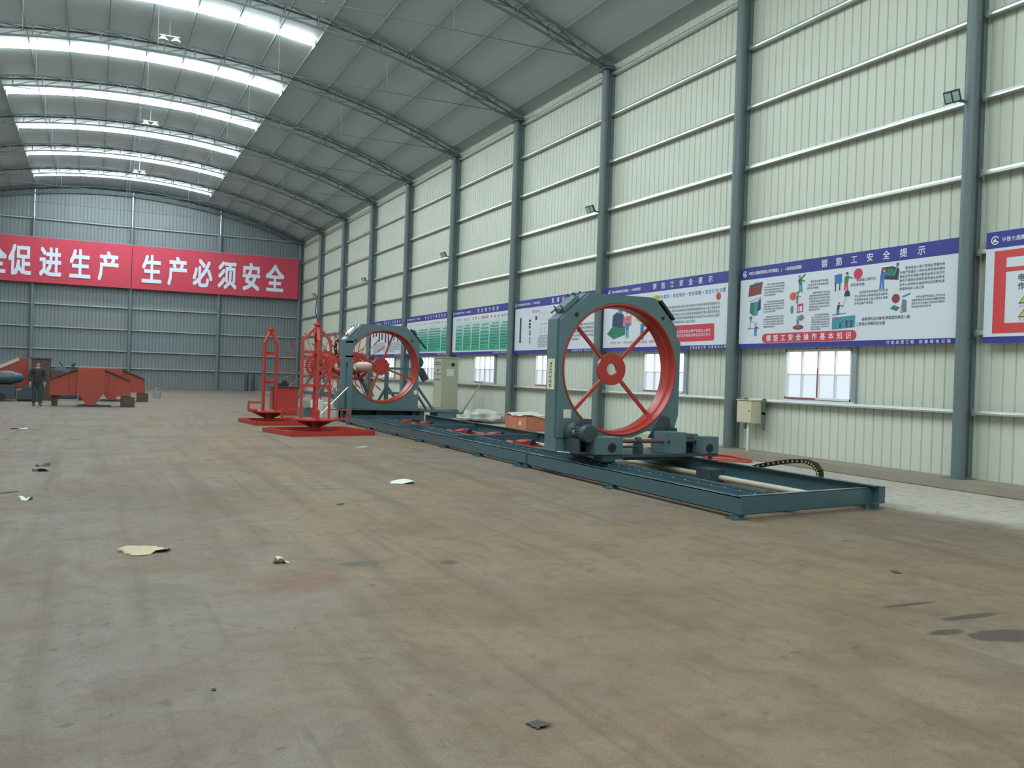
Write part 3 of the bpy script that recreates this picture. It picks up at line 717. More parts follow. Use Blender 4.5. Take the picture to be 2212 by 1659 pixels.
# third board: white board with rebar drawings
r, q = board(2, 'white notice board with thin rebar drawings, left of the near ring gantry', '直螺纹连接工艺', (2.75, 4.9), (0.14, 1.8))
m = MB().use(M['ppink']); line(m, '滚轧直螺纹', (-0.006, -1.3, 1.40), (-0.006, -1.8, 1.40), WX, WY, 0.1, 0.1); m.build('red_heading_lettering', parent=r)
m = MB(); stroke(m, (0.40, 0.36), (0.40, 1.22), 0.13, 0.004, 'ink')
for k in range(14): stroke(m, (0.32, 0.40+0.06*k), (0.48, 0.43+0.06*k), 0.012, 0.005, 'inkgrey')
m.build('picture_ribbed_bar', parent=r)
m = MB()
for v in (1.14, 1.02, 0.92): stroke(m, (1.12, v), (1.12, v-0.08), 0.14, 0.004, 'ink')
stroke(m, (1.14, 0.78), (1.14, 0.60), 0.12, 0.004, 'inkgrey'); stroke(m, (1.15, 0.55), (1.15, 0.32), 0.08, 0.004, 'inkgrey'); poly(m, [(1.52, 1.10), (1.66, 1.11), (1.66, 1.24), (1.52, 1.23)], 0.004, 'pnavy'); m.build('picture_couplers', parent=r)
m = MB()
for k in range(3): 
    for j in range(14): disc(m, 1.95+0.34*k+0.13*math.cos(j*PI/7), 1.22+0.13*math.sin(j*PI/7), 0.012, 0.012, 0.004, 6, 'inkgrey')
stroke(m, (1.90, 0.95), (2.7, 0.98), 0.012, 0.004, 'inkgrey'); stroke(m, (1.95, 0.88), (1.95, 0.62), 0.02, 0.004, 'inkgrey'); stroke(m, (2.25, 0.88), (2.25, 0.62), 0.02, 0.004, 'inkgrey'); m.build('picture_end_faces', parent=r)
para(r, 1.75, 2.9, 0.60, 0.18, 6, 'inkgrey'); para(r, 3.4, 5.4, 0.9, 0.35, 5, 'inkgrey')
m = MB(); stroke(m, (4.6, 0.55), (4.62, 1.0), 0.05, 0.004, 'ppink'); stroke(m, (3.6, 1.12), (3.64, 1.16), 0.05, 0.004, 'inkgrey'); stroke(m, (5.0, 0.75), (5.2, 0.74), 0.02, 0.004, 'inkgrey'); m.build('picture_red_bar', parent=r)

# fourth and fifth boards: green tables
def green_board(i, label, title, tu, heads, ulist):
    r, q = board(i, label, title, tu, (0.20, 1.8), footer=True)
    m = MB().use(M['greenprint']); q(m, 0.30, 5.70, 0.16, 1.36, 0.0035); m.build('green_table', parent=r)
    for k, (ua, ub) in enumerate(zip(ulist, ulist[1:])):
        m = MB().use(M['board']); q(m, ub-0.05, ub-0.02, 0.16, 1.20, 0.005); m.build('table_rule', parent=r)
        m = MB().use(M['ppink']); line(m, heads[k % len(heads)], (-0.006, -(ua+0.14), 1.40), (-0.006, -(ub-0.2), 1.40), WX, WY, 0.11, 0.12, 0.012); m.build('column_heading_lettering', parent=r)
        para(r, ua+0.04, ub-0.12, 1.20, 0.22, 9 if k % 3 else 7, 'ink', 'table_text', bold=0.0, size=0.075)
green_board(3, 'green table notice board right of the tall beige cabinet', '安全操作规程', (2.61, 4.41), ['电焊工', '钢筋工', '起重工', '切断机操作', '弯曲机', '操作规程'], [0.32, 1.12, 1.98, 2.86, 3.74, 4.70, 5.66])
green_board(4, 'green table notice board just right of the far ring gantry', '安全生产责任制度', (2.6, 5.0), ['安全员', '施工负责人', '安全生产责任制'], [0.3, 1.5, 3.0, 4.6, 5.7])

# sixth board: white with dark bars, seen above and through the far ring
r, q = board(5, 'white notice board with dark bars seen through the far ring gantry', '钢筋加工质量要求', (2.32, 4.86), (1.0, 1.75))
m = MB()
for u, a, b in ((0.45, 1.0, 1.25), (0.95, 1.05, 1.3), (1.5, 0.75, 1.35), (2.0, 0.85, 1.3), (2.6, 0.7, 1.3), (3.1, 0.55, 1.3)): stroke(m, (u, a), (u, b), 0.22, 0.004, 'ink')
m.build('picture_dark_bars', parent=r)
for k in range(2): para(r, 0.4+2.5*k, 2.6+2.5*k, 0.70, 0.20, 6, 'inkgrey', size=0.07)
m = MB(); stroke(m, (4.0, 0.75), (4.0, 1.2), 0.2, 0.004, 'inkgrey'); stroke(m, (4.6, 0.7), (4.62, 1.15), 0.14, 0.004, 'ink'); m.build('picture_grey_bars', parent=r)

# board at the right edge: red framed hazard notice
r, q = board(-1, 'red framed hazard notice board with yellow triangles, cut by the right edge', '职业病危害告知', (3.2, 5.0), (0.42, 2.2), u0=0.10)
m = MB().use(M['pbord'])
q(m, 0.26, 5.7, 0.16, 0.32, 0.004); q(m, 0.26, 5.7, 1.38, 1.50, 0.004); q(m, 0.26, 0.47, 0.32, 1.38, 0.004); q(m, 5.5, 5.7, 0.32, 1.38, 0.004); q(m, 0.47, 5.5, 1.15, 1.22, 0.004)
m.build('red_border', parent=r)
m = MB().use(M['ink']); line(m, '职业病危害告知牌', (-0.006, -1.08, 1.30), (-0.006, -3.2, 1.30), WX, WY, 0.12, 0.12, 0.006); m.build('sub_title_lettering', parent=r)
m = MB().use(M['ink']); line(m, '电焊', (-0.006, -0.74, 1.04), (-0.006, -0.92, 1.04), WX, WY, 0.13, 0.12, 0.006); line(m, '作业', (-0.006, -0.74, 0.90), (-0.006, -0.92, 0.90), WX, WY, 0.13, 0.12, 0.006); m.build('job_lettering', parent=r)
for v in (0.62, 0.40):
    m = MB(); poly(m, [(0.70, v), (0.98, v+0.01), (0.84, v+0.18)], 0.004, 'ink'); poly(m, [(0.725, v+0.014), (0.955, v+0.022), (0.84, v+0.16)], 0.005, 'pyellow'); disc(m, 0.84, v+0.055, 0.035, 0.028, 0.006, 10, 'ink'); m.build('warning_triangle', parent=r)
m = MB().use(M['inkgrey']); line(m, '注意防尘', (-0.006, -0.74, 0.585), (-0.006, -0.94, 0.585), WX, WY, 0.045); line(m, '当心弧光', (-0.006, -0.74, 0.37), (-0.006, -0.94, 0.37), WX, WY, 0.045); m.build('caption_lettering', parent=r)
m = MB().use(M['blue']); q(m, 1.20, 2.6, 1.06, 1.14, 0.005); q(m, 1.20, 2.6, 0.78, 0.85, 0.005); q(m, 1.20, 2.6, 0.58, 0.65, 0.005); m.build('blue_row_heading', parent=r)
m = MB().use(M['pblue']); disc(m, 1.30, 0.46, 0.07, 0.07, 0.005); m.build('mandatory_disc', parent=r)
m = MB().use(M['bwhite']); line(m, '防护措施', (-0.006, -1.05, 0.24), (-0.006, -1.45, 0.24), WX, WY, 0.06); m.build('border_lettering', parent=r)
para(r, 1.22, 2.6, 1.05, 0.86, 2, 'inkgrey'); para(r, 1.22, 2.6, 0.77, 0.66, 1, 'inkgrey')
for o in list(bpy.data.objects):
    if '_' in o: del o['_']

# ------------------------------------------------------------------ the cage welding machine: bed, moving gantry, fixed gantry
def screws(m, pts, r=0.02, h=0.015, ax='z'):
    for p in pts:
        if ax == 'z': m.cyl(p, (p[0], p[1], p[2]+h), r, 6)
        elif ax == 'y': m.cyl(p, (p[0], p[1]-h, p[2]), r, 6)
        else: m.cyl(p, (p[0]-h, p[1], p[2]), r, 6)
BXO, BYO = 8.35, 8.35
bed = thing('machine_bed', 'long low blue grey steel rail bed lying on the floor under both ring gantries', 'machine bed', (BXO, BYO, 0))
def X_(x): return x-BXO
def Y_(y): return y-BYO
for (y0, y1) in ((8.36, 14.30), (14.34, 26.9)):
    m = MB().use(M['bed'])
    m.box(X_(6.99), X_(7.005), Y_(y0), Y_(y1), 0.055, 0.268).box(X_(6.99), X_(7.08), Y_(y0), Y_(y1), 0.258, 0.268).box(X_(6.99), X_(7.08), Y_(y0), Y_(y1), 0.055, 0.065)
    m.build('left_side_beam', parent=bed)
m = MB().use(M['bed']); m.box(X_(9.50), X_(9.515), Y_(8.60), Y_(26.6), 0.10, 0.32).box(X_(9.43), X_(9.515), Y_(8.60), Y_(26.6), 0.31, 0.32).box(X_(9.40), X_(9.515), Y_(8.60), Y_(26.6), 0.09, 0.10)
m.build('right_side_beam', parent=bed)
m = MB().use(M['bed'])
a = Vector((X_(6.985), Y_(8.35), 0)); b = Vector((X_(9.79), Y_(8.76), 0)); d = (b-a).normalized(); n = Vector((-d.y, d.x, 0))
for (z0, z1, w) in ((0.06, 0.285, 0.012), (0.275, 0.285, 0.09), (0.06, 0.07, 0.09)):
    vs = [a, b, b+n*w, a+n*w]; m.add([(v.x, v.y, z) for z in (z0, z1) for v in vs], [(3, 2, 1, 0), (4, 5, 6, 7), (0, 1, 5, 4), (1, 2, 6, 5), (2, 3, 7, 6), (3, 0, 4, 7)])
m.build('front_end_beam', parent=bed)
for yc, tl in ((18.55, 0.16), (22.25, 0.22), (26.75, 0.25)):
    m = MB().use(M['bed']); m.bar((X_(7.08), Y_(yc-tl), 0.20), (X_(9.5), Y_(yc+tl), 0.20), 0.08, 0.15); m.build('cross_beam', parent=bed)
m = MB().use(M['bed'])
m.box(X_(7.66), X_(7.98), Y_(8.85), Y_(26.6), 0.03, 0.16).box(X_(7.72), X_(7.92), Y_(8.85), Y_(26.6), 0.16, 0.21)
g = m.build('guide_rail', parent=bed)
m = MB().use(M['bed']).bbox(X_(7.79), X_(7.85), Y_(8.87), Y_(26.58), 0.21, 0.25, 0.008); m.build('rail_head', parent=g)
m = MB().use(M['steelbright'])
for k in range(58): m.cyl((X_(7.745), Y_(9.0+0.30*k), 0.21), (X_(7.745), Y_(9.0+0.30*k), 0.222), 0.014, 6)
o = m.build('rail_screw', parent=g, label='bright row of rail screws'); o['kind'] = 'stuff'
m = MB().use(M['bed']).box(X_(7.98), X_(8.14), Y_(8.75), Y_(9.1), 0.03, 0.17); m.build('rail_end_stop', parent=bed)
MB().use(M['pvc']).tube([(X_(9.22), Y_(9.0), 0.09), (X_(9.21), Y_(18.4), 0.09)], 0.045, 12).build('guide_pipe', parent=bed, label='pale round guide pipe')
m = MB().use(M['dark']).bbox(X_(9.02), X_(9.30), Y_(11.55), Y_(11.95), 0.02, 0.22, 0.01); m.build('pipe_clamp', parent=bed)
for y in (8.45, 11.31, 14.2, 14.46, 16.37, 18.27, 19.9, 21.88, 24.2, 26.4):
    m = MB().use(M['bed']); m.bbox(X_(6.90), X_(7.09), Y_(y-0.09), Y_(y+0.09), 0.0, 0.022, 0.004).box(X_(6.985), X_(7.07), Y_(y-0.06), Y_(y+0.06), 0.022, 0.056)
    m.cyl((X_(6.94), Y_(y), 0.02), (X_(6.94), Y_(y), 0.07), 0.014, 8); m.build('levelling_foot', parent=bed)
for y in (8.78, 12.5, 16.5, 20.5, 24.5):
    MB().use(M['bed']).box(X_(9.38), X_(9.62), Y_(y-0.08), Y_(y+0.08), 0.0, 0.09).build('levelling_foot', parent=bed)
MB().use(M['bed']).bbox(X_(6.972), X_(6.989), Y_(14.16), Y_(14.48), 0.08, 0.25, 0.004).build('splice_plate', parent=bed)
# red folded roller supports lying inside the bed
for y, x in ((25.85, 8.60), (24.75, 8.78), (21.5, 8.65), (20.34, 9.05), (17.98, 8.74)):
    m = MB().use(M['red'])
    m.prism([(x-0.36-BXO, 0.06), (x+0.30-BXO, 0.06), (x+0.36-BXO, 0.13), (x+0.05-BXO, 0.20), (x-0.10-BXO, 0.16), (x-0.30-BXO, 0.19)], 'y', Y_(y-0.18), Y_(y+0.18))
    s_ = m.build('cage_support', parent=bed, label='red folding support arm')
    MB().use(M['black']).cyl((x+0.18-BXO, Y_(y-0.22), 0.16), (x+0.18-BXO, Y_(y+0.22), 0.16), 0.06, 14).build('roller', parent=s_)

def oct_gantry(r, thick, front, body, hole_c, hole_r, mt='teal'):
    m = MB().use(M[mt]); m.plate_hole(front, hole_c, hole_r, 0.0, 0.022); m.build('front_plate', parent=r)
    inner = [(hole_c[0]+(p[0]-hole_c[0])*0.975, hole_c[1]+(p[1]-hole_c[1])*0.985) for p in body]
    m = MB().use(M[mt]); m.plate_hole(inner, hole_c, hole_r, 0.022, 0.10); m.build('recessed_web', parent=r)
    m = MB().use(M[mt]); m.plate_hole(body, hole_c, hole_r, 0.10, thick); m.build('ring_housing', parent=r)
def red_ring(r, c, rad, y0, y1, hub_y, a0, hub_r, bore, nbolt=0):
    m = MB().use(M['red'])
    m.lathe([(rad, y0), (rad-0.022, y0-0.004), (rad-0.035, y0+(y1-y0)*0.40), (rad-0.065, y0+(y1-y0)*0.44), (rad-0.075, y1), (rad, y1), (rad, y0)], (c[0], 0, c[1]), 'y', 72)
    ring = m.build('rotating_ring', parent=r)
    m = MB().use(M['red']); m.ring(c, 'y', bore, hub_r, hub_y-0.03, hub_y+0.03, 40)
    hub = m.build('hub_disc', parent=r)
    if bore < 0.02: pass
    for k in range(4):
        a = a0+k*PI/2; u = Vector((math.cos(a), 0, math.sin(a)))
        m = MB().use(M['red']); p0 = Vector((c[0], hub_y, c[1]))+u*(hub_r-0.03); p1 = Vector((c[0], hub_y, c[1]))+u*(rad-0.06)
        m.bar(p0, p1, 0.055, 0.055, (0, 1, 0)); m.build('spoke', parent=r)
    return hub
# moving gantry
GX, GY = 8.33, 13.30
g = thing('ring_gantry', 'near octagonal blue grey gantry with big red four-spoke ring, on a motor carriage', 'gantry', (GX, GY, 0))
body = [(-1.22, 0.60), (0.28, 0.60), (0.60, 0.715), (1.23, 0.715), (1.23, 2.60), (0.72, 3.12), (-0.66, 3.12), (-1.22, 2.63)]
front = [(-1.20, 0.605), (0.28, 0.605), (0.60, 0.72), (1.18, 0.72), (1.27, 1.02), (1.27, 2.32), (0.70, 3.10), (-0.50, 3.09), (-1.20, 2.30)]
oct_gantry(g, 0.44, front, body, (0.02, 1.805), 1.165)
red_ring(g, (0.02, 1.805), 1.160, -0.012, 0.36, 0.33, PI/4, 0.285, 0.105)
for x0, x1, zt_ in ((-1.22, -0.86, 0.60), (1.00, 1.22, 0.716)):
    m = MB().use(M['teal']); m.box(x0, x1, 0.02, 0.44, 0.37, zt_).box(x0-0.04, x1+0.03, -0.03, 0.47, 0.372, 0.392); m.build('leg_block', parent=g)
pts = [(-1.25, 0.66), (-1.25, -0.08), (-0.70, -0.67), (1.68, -0.67), (1.68, 0.66)]
m = MB().use(M['dark']); m.prism(pts, 'z', 0.325, 0.372); m.build('carriage_plate', parent=g)
m = MB().use(M['dark']); m.box(-0.30, 1.10, -0.58, 0.60, 0.27, 0.325).box(1.22, 1.5, -0.58, 0.60, 0.345-0.005, 0.35); m.build('under_frame', parent=g)
for yy in (-0.72, 0.35):
    m = MB().use(M['dark']); m.bbox(-0.72, -0.32, yy, yy+0.32, 0.255, 0.325, 0.008); s_ = m.build('slide_block', parent=g)
    MB().use(M['steelbright']).bbox(-0.50, -0.34, yy-0.03, yy, 0.26, 0.30, 0.004).build('wiper', parent=s_)
m = MB().use(M['steelbright']).tube([(-0.70, -0.66, 0.376), (-1.24, -0.09, 0.376)], 0.008, 6); m.build('edge_highlight', parent=g, label='bright highlight strip on the plate edge')  # thin bright strip added to paint a highlight along the plate edge
np_ = MB().use(M['plate']).box(-1.226, -1.2205, 0.135, 0.40, 1.42, 1.95).build('nameplate', parent=g, label='cream plate with model lettering')
m = MB().use(M['ink']); line(m, 'TH2200', (-1.228, 0.27, 1.87), (-1.228, 0.27, 1.49), (0, 0, -1), (0, -1, 0), 0.115, 0.115, 0.012); m.build('plate_lettering', parent=np_)
MB().use(M['plate']).box(-1.10, -0.95, -0.004, -0.0005, 0.94, 1.09).build('sticker', parent=g, label='cream paper sticker')
for (x, z) in ((-0.90, 2.72), (0.87, 2.75)): MB().use(M['black']).cyl((x, -0.003, z), (x, 0.001, z), 0.035, 14).build('bolt_hole', parent=g)
# roller brackets on the chamfers
def bracket(root, p0, p1, w, h, off, y0, y1, mt='teal', studs=True):
    p0 = Vector((p0[0], 0, p0[1])); p1 = Vector((p1[0], 0, p1[1])); d = (p1-p0).normalized(); n = Vector((-d.z, 0, d.x))
    if n.z < 0: n = -n
    m = MB().use(M[mt]); q0 = p0+n*off; q1 = p1+n*off
    ym = (y0+y1)/2
    m.bar(q0+Vector((0, ym, 0)), q1+Vector((0, ym, 0)), h, y1-y0, (0, 1, 0)); b = m.build('roller_bracket', parent=root)
    if studs:
        for q, sg in ((q0, -1), (q1, 1)):
            for yy in (y0+0.04, y1-0.04):
                c = q+Vector((0, yy, 0)); m = MB().use(M['dark'])
                m.tube([c-n*0.06-d*sg*0.02, c+n*0.09-d*sg*0.02], 0.014, 8).tube([c+n*0.03-d*sg*0.05, c+n*0.03+d*sg*0.10], 0.016, 8); m.build('clamp_screw', parent=b)
    return b
bracket(g, (-1.08, 2.75), (-0.80, 3.0), 0.3, 0.075, 0.05, 0.08, 0.40)
b_ = bracket(g, (0.80, 3.04), (1.10, 2.72), 0.2, 0.05, 0.03, 0.0, 0.24, 'black', False)
MB().use(M['yellow']).bbox(0.71, 0.80, 0.02, 0.12, 3.06, 3.16, 0.01).build('yellow_clip', parent=b_)
MB().use(M['dark']).bbox(1.235, 1.36, 0.12, 0.36, 1.50, 1.84, 0.015).build('side_roller_box', parent=g)
MB().use(M['dark']).prism([(0.62, 0.60), (1.17, 0.60), (1.05, 0.98), (0.90, 1.0)], 'y', -0.03, -0.0005).build('corner_gusset', parent=g)
# gear motor in front of the left leg
mx, mz = -0.93, 0.715
m = MB().use(M['dark']); m.lathe([(0.0, -0.02), (0.15, -0.02), (0.185, -0.05), (0.19, -0.16), (0.15, -0.20), (0.13, -0.22), (0.0, -0.22)], (mx, -0.005, mz), 'y', 24)
gm = m.build('gear_motor', parent=g)
m = MB().use(M['dark'])
for k in range(20):
    a = 2*PI*k/20; u = Vector((math.cos(a), 0, math.sin(a)))
    m.bar(Vector((mx, -0.23, mz))+u*0.135, Vector((mx, -0.52, mz))+u*0.135, 0.012, 0.03, u)
m.lathe([(0.0, -0.22), (0.13, -0.22), (0.13, -0.53), (0.0, -0.53)], (mx, 0, mz), 'y', 24)
m.build('finned_case', parent=gm)
MB().use(M['dark']).lathe([(0.155, -0.53), (0.16, -0.60), (0.14, -0.65), (0.0, -0.66)], (mx, 0, mz), 'y', 24).build('fan_cover', parent=gm)
MB().use(M['dark']).bbox(mx-0.02, mx+0.13, -0.46, -0.30, mz+0.13, mz+0.235, 0.01).build('terminal_box', parent=gm)
MB().use(M['steelbright']).box(mx-0.142, mx-0.138, -0.36, -0.28, mz-0.02, mz+0.05).build('rating_plate', parent=gm)
m = MB().use(M['dark']); m.box(mx-0.16, mx+0.16, -0.52, -0.03, 0.372, 0.40).box(mx-0.14, mx-0.10, -0.50, -0.05, 0.40, 0.62).box(mx+0.10, mx+0.14, -0.50, -0.05, 0.40, 0.62); m.build('motor_cradle', parent=g)
# bearing boxes and the drive shaft
def bearing(x0, x1, y0, y1, z1, hx, hz, hr):
    m = MB().use(M['teal']); m.bbox(x0, x1, y0, y1, 0.372, z1, 0.008); o = m.build('bearing_box', parent=g)
    m = MB().use(M['black']); m.cyl((hx, y0-0.003, hz), (hx, y0+0.004, hz), hr, 22); m.build('bore', parent=o, label='dark round bore')
    m = MB().use(M['dark']); m.ring((hx, hz), 'y', hr, hr+0.012, y0-0.006, y0+0.002, 24); m.build('bore_rim', parent=o)
bearing(-0.86, -0.33, -0.70, -0.36, 0.66, -0.54, 0.49, 0.072)
bearing(0.60, 0.99, -0.66, -0.22, 0.745, 0.62, 0.58, 0.02)
bearing(1.30, 1.66, -0.70, -0.42, 0.672, 1.46, 0.47, 0.07)
MB().use(M['purple']).cyl((-0.33, -0.50, 0.585), (0.60, -0.50, 0.585), 0.034, 16).build('drive_shaft', parent=g, label='purple brown drive shaft')
MB().use(M['dark']).cyl((0.99, -0.50, 0.585), (1.32, -0.50, 0.585), 0.03, 16).build('shaft_stub', parent=g)
m = MB().use(M['dark']); m.bbox(0.03, 0.17, -0.57, -0.43, 0.372, 0.54, 0.01).cyl((0.06, -0.5, 0.585), (0.14, -0.5, 0.585), 0.07, 18); m.build('shaft_support', parent=g)
m = MB().use(M['dark']); m.cyl((-0.33, -0.60, 0.50), (0.02, -0.60, 0.50), 0.02, 10); m.build('coupling_rod', parent=g)
m = MB().use(M['dark']); m.bbox(1.05, 1.42, -0.30, 0.10, 0.372, 0.70, 0.015).cyl((1.12, -0.36, 0.62), (1.42, -0.36, 0.62), 0.085, 18).bbox(0.98, 1.16, -0.15, 0.02, 0.70, 0.79, 0.01); m.build('second_gearbox', parent=g)
MB().use(M['dark']).tube([(1.55, -0.6, 0.372), (1.55, -0.62, 0.2), (1.5, -0.64, 0.12)], 0.035, 8).build('drag_arm', parent=g)

# far fixed gantry
FX, FY = 8.31, 27.40
h = thing('ring_gantry', 'far octagonal blue grey gantry with big red ring and bolted hub', 'gantry', (FX, FY, 0))
body = [(-1.20, 0.44), (1.22, 0.44), (1.22, 2.63), (0.74, 3.13), (-0.74, 3.13), (-1.20, 2.63)]
front = [(-1.14, 0.445), (1.20, 0.445), (1.20, 2.60), (0.72, 3.12), (-0.72, 3.12), (-1.14, 2.60)]
oct_gantry(h, 0.80, front, body, (0.02, 1.80), 1.165)
hub = red_ring(h, (0.02, 1.80), 1.160, -0.012, 0.40, 0.36, math.radians(70), 0.28, 0.01)
for k in range(8):
    a = 2*PI*k/8; MB().use(M['black']).cyl((0.02+0.2*math.cos(a), 0.325, 1.8+0.2*math.sin(a)), (0.02+0.2*math.cos(a), 0.335, 1.8+0.2*math.sin(a)), 0.022, 8).build('bolt', parent=hub)
MB().use(M['barrel']).lathe([(0.0, 0.40), (0.16, 0.40), (0.16, 2.9), (0.0, 2.9)], (0.02, 0, 1.80), 'y', 24).build('main_shaft', parent=h, label='thick pale shaft behind the hub')
m = MB().use(M['teal']); m.box(-1.25, 1.52, -0.05, 0.85, 0.40, 0.438); m.build('base_plate', parent=h)
m = MB().use(M['dark'])
for x in (-1.2, -0.1, 1.1): m.box(x, x+0.14, 0.25, 0.80, 0.0, 0.40)
m.box(-1.2, 1.24, 0.6, 0.8, 0.05, 0.38); m.build('pedestal', parent=h)
m = MB().use(M['teal']); m.box(-1.24, -1.10, -0.42, -0.35, 0.0, 2.58).box(-1.24, -1.22, -0.35, -0.02, 1.9, 2.55).box(-1.24, -1.10, -0.42, -0.02, 2.50, 2.56).box(-1.24, -1.10, -0.42, -0.02, 2.05, 2.10); m.build('corner_post', parent=h)
MB().use(M['steelbright']).tube([(-1.17, -0.40, 1.18), (-2.05, -0.45, 0.29)], 0.018, 8).build('diagonal_stay', parent=h, label='bright diagonal stay rod')
m = MB().use(M['teal']); m.bbox(-1.42, -1.205, 0.05, 0.62, 0.44, 0.98, 0.01); m.build('side_box', parent=h)
for a_, b_ in (((1.22, 0.20, 1.20), (1.86, 0.30, 0.40)), ((1.22, 0.14, 0.90), (1.60, 0.20, 0.40))):
    m = MB().use(M['teal']); m.bar(a_, b_, 0.09, 0.05); m.build('side_strut', parent=h)
m = MB().use(M['teal']); m.box(1.25, 2.45, 0.10, 0.95, 0.36, 0.438).box(1.35, 1.5, 0.2, 0.8, 0.0, 0.36).box(1.95, 2.43, 0.15, 0.9, 0.0, 0.36); m.build('outrigger_base', parent=h)
m = MB().use(M['dark']); m.bbox(1.222, 1.40, 0.1, 0.5, 1.55, 1.80, 0.02).bar((1.36, 0.3, 1.72), (1.55, 0.3, 1.40), 0.16, 0.2); m.build('side_motor', parent=h)
bracket(h, (0.95, 2.98), (1.08, 2.83), 0.2, 0.05, 0.04, 0.02, 0.25, 'dark', False)
MB().use(M['black']).bar((0.86, -0.03, 3.03), (1.42, -0.03, 2.42), 0.04, 0.05).build('sensor_arm', parent=h)
b_ = bracket(h, (-1.10, 2.72), (-0.86, 2.98), 0.3, 0.08, 0.05, 0.05, 0.5, 'steelbright', True)
MB().use(M['plate']).box(1.05, 1.17, -0.004, -0.0005, 0.93, 1.07).build('sticker', parent=h)
for (x, z) in ((-0.93, 2.60), (0.93, 2.66)): MB().use(M['black']).cyl((x, -0.003, z), (x, 0.001, z), 0.04, 12).build('bolt_hole', parent=h)
m = MB().use(M['black']); cp = [(-1.44, 0.2, 2.58), (-1.50, 0.2, 2.50), (-1.52, 0.2, 2.3), (-1.46, 0.2, 2.1), (-1.38, 0.2, 2.05)]
m.tube(cp, 0.05, 8)
cc = m.build('cable_chain', parent=h, label='black hanging cable chain')
for p in cp[1:]: MB().use(M['yellow']).bbox(p[0]-0.02, p[0]+0.02, p[1]-0.058, p[1]-0.045, p[2]-0.02, p[2]+0.02, 0.004).build('link_hole', parent=cc)

# spoked cage wheels standing on the axis behind the fixed gantry
def spoked_wheel(y, rad, label, ph, first=None, nsp=24):
    if first is not None: return dup(first, (FX+0.02, y, 0), label)
    r = thing('spoked_wheel', label, 'spoked wheel', (FX+0.02, y, 0), group='red spoked cage wheels')
    m = MB().use(M['red']); m.ring((0, 1.8), 'y', 0.17, 0.30, -0.03, 0.03, 40); m.ring((0, 1.8), 'y', 0.39, 0.50, -0.03, 0.03, 48)
    for k in range(nsp):
        a = 2*PI*k/nsp; u = Vector((math.cos(a), 0, math.sin(a))); m.bar(Vector((0, 0, 1.8))+u*0.29, Vector((0, 0, 1.8))+u*0.40, 0.05, 0.05, (0, 1, 0))
    m.build('slotted_flange', parent=r)
    MB().use(M['red']).lathe([(0.16, -0.35), (0.22, -0.35), (0.22, 0.35), (0.16, 0.35), (0.16, -0.35)], (0, 0, 1.8), 'y', 28).build('hub_drum', parent=r)
    for k in range(nsp):
        a = 2*PI*(k+ph)/nsp; u = Vector((math.cos(a), 0, math.sin(a))); c = Vector((0, 0, 1.8))
        m = MB().use(M['red']); m.tube([c+u*0.49, c+u*(rad-0.25)], 0.013, 6).tube([c+u*(rad-0.25), c+u*rad], 0.022, 6); m.build('spoke', parent=r)
    for s in (-1, 1):
        m = MB().use(M['teal']); m.bar((s*0.12, 0.1, 1.58), (s*0.95, 0.1, 0.06), 0.10, 0.10, (0, 1, 0)).box(s*0.95-0.15, s*0.95+0.15, -0.25, 0.45, 0.0, 0.06); m.build('stand_leg', parent=r)
    m = MB().use(M['teal']); m.box(-0.62, 0.62, 0.06, 0.14, 0.62, 0.72); m.build('stand_brace', parent=r)
    m = MB().use(M['teal']); m.box(-0.16, 0.16, 0.02, 0.2, 1.50, 1.575); m.build('bearing_seat', parent=r)
    return r
sw = spoked_wheel(30.9, 1.28, 'red spoked wheel seen through the far ring gantry, nearest of the wheels', 0.3)
spoked_wheel(33.6, 1.3, 'red spoked wheel partly behind the front cage frame, middle of the wheels', 0.0, sw)
spoked_wheel(36.8, 1.45, 'red spoked wheel fanning out left of the front cage frame, farthest wheel', 0.5)

# grey braced frame right of the wheels
r = thing('braced_frame', 'grey braced steel stand with a reel, seen at right through the far ring', 'stand', (9.50, 29.75, 0))
for x in (-0.35, 0.55):
    MB().use(M['teal']).box(x-0.06, x+0.06, -0.06, 0.06, 0.0, 1.72).build('post', parent=r)
m = MB().use(M['teal']); m.bar((-0.35, 0, 1.1), (-0.95, 0, 0.05), 0.08, 0.08, (0, 1, 0)); m.build('brace', parent=r)
m = MB().use(M['teal']); m.bar((-0.30, 0, 1.1), (0.45, 0, 0.10), 0.08, 0.08, (0, 1, 0)); m.build('brace', parent=r)
MB().use(M['teal']).box(-0.41, 0.85, -0.05, 0.05, 1.72, 1.80).build('top_rail', parent=r)
MB().use(M['teal']).box(-0.29, 0.49, -0.05, 0.05, 0.86, 0.94).build('middle_rail', parent=r)
MB().use(M['teal']).box(-1.0, 0.65, -0.25, 0.25, 0.0, 0.05).build('foot_frame', parent=r)
m = MB().use(M['dark']); m.lathe([(0.0, -0.12), (0.20, -0.12), (0.20, -0.10), (0.09, -0.09), (0.09, 0.09), (0.20, 0.10), (0.20, 0.12), (0.0, 0.12)], (0.68, -0.2, 2.0), 'y', 24); m.box(0.64, 0.72, -0.25, 0.02, 1.80, 1.95)
m.build('reel', parent=r)

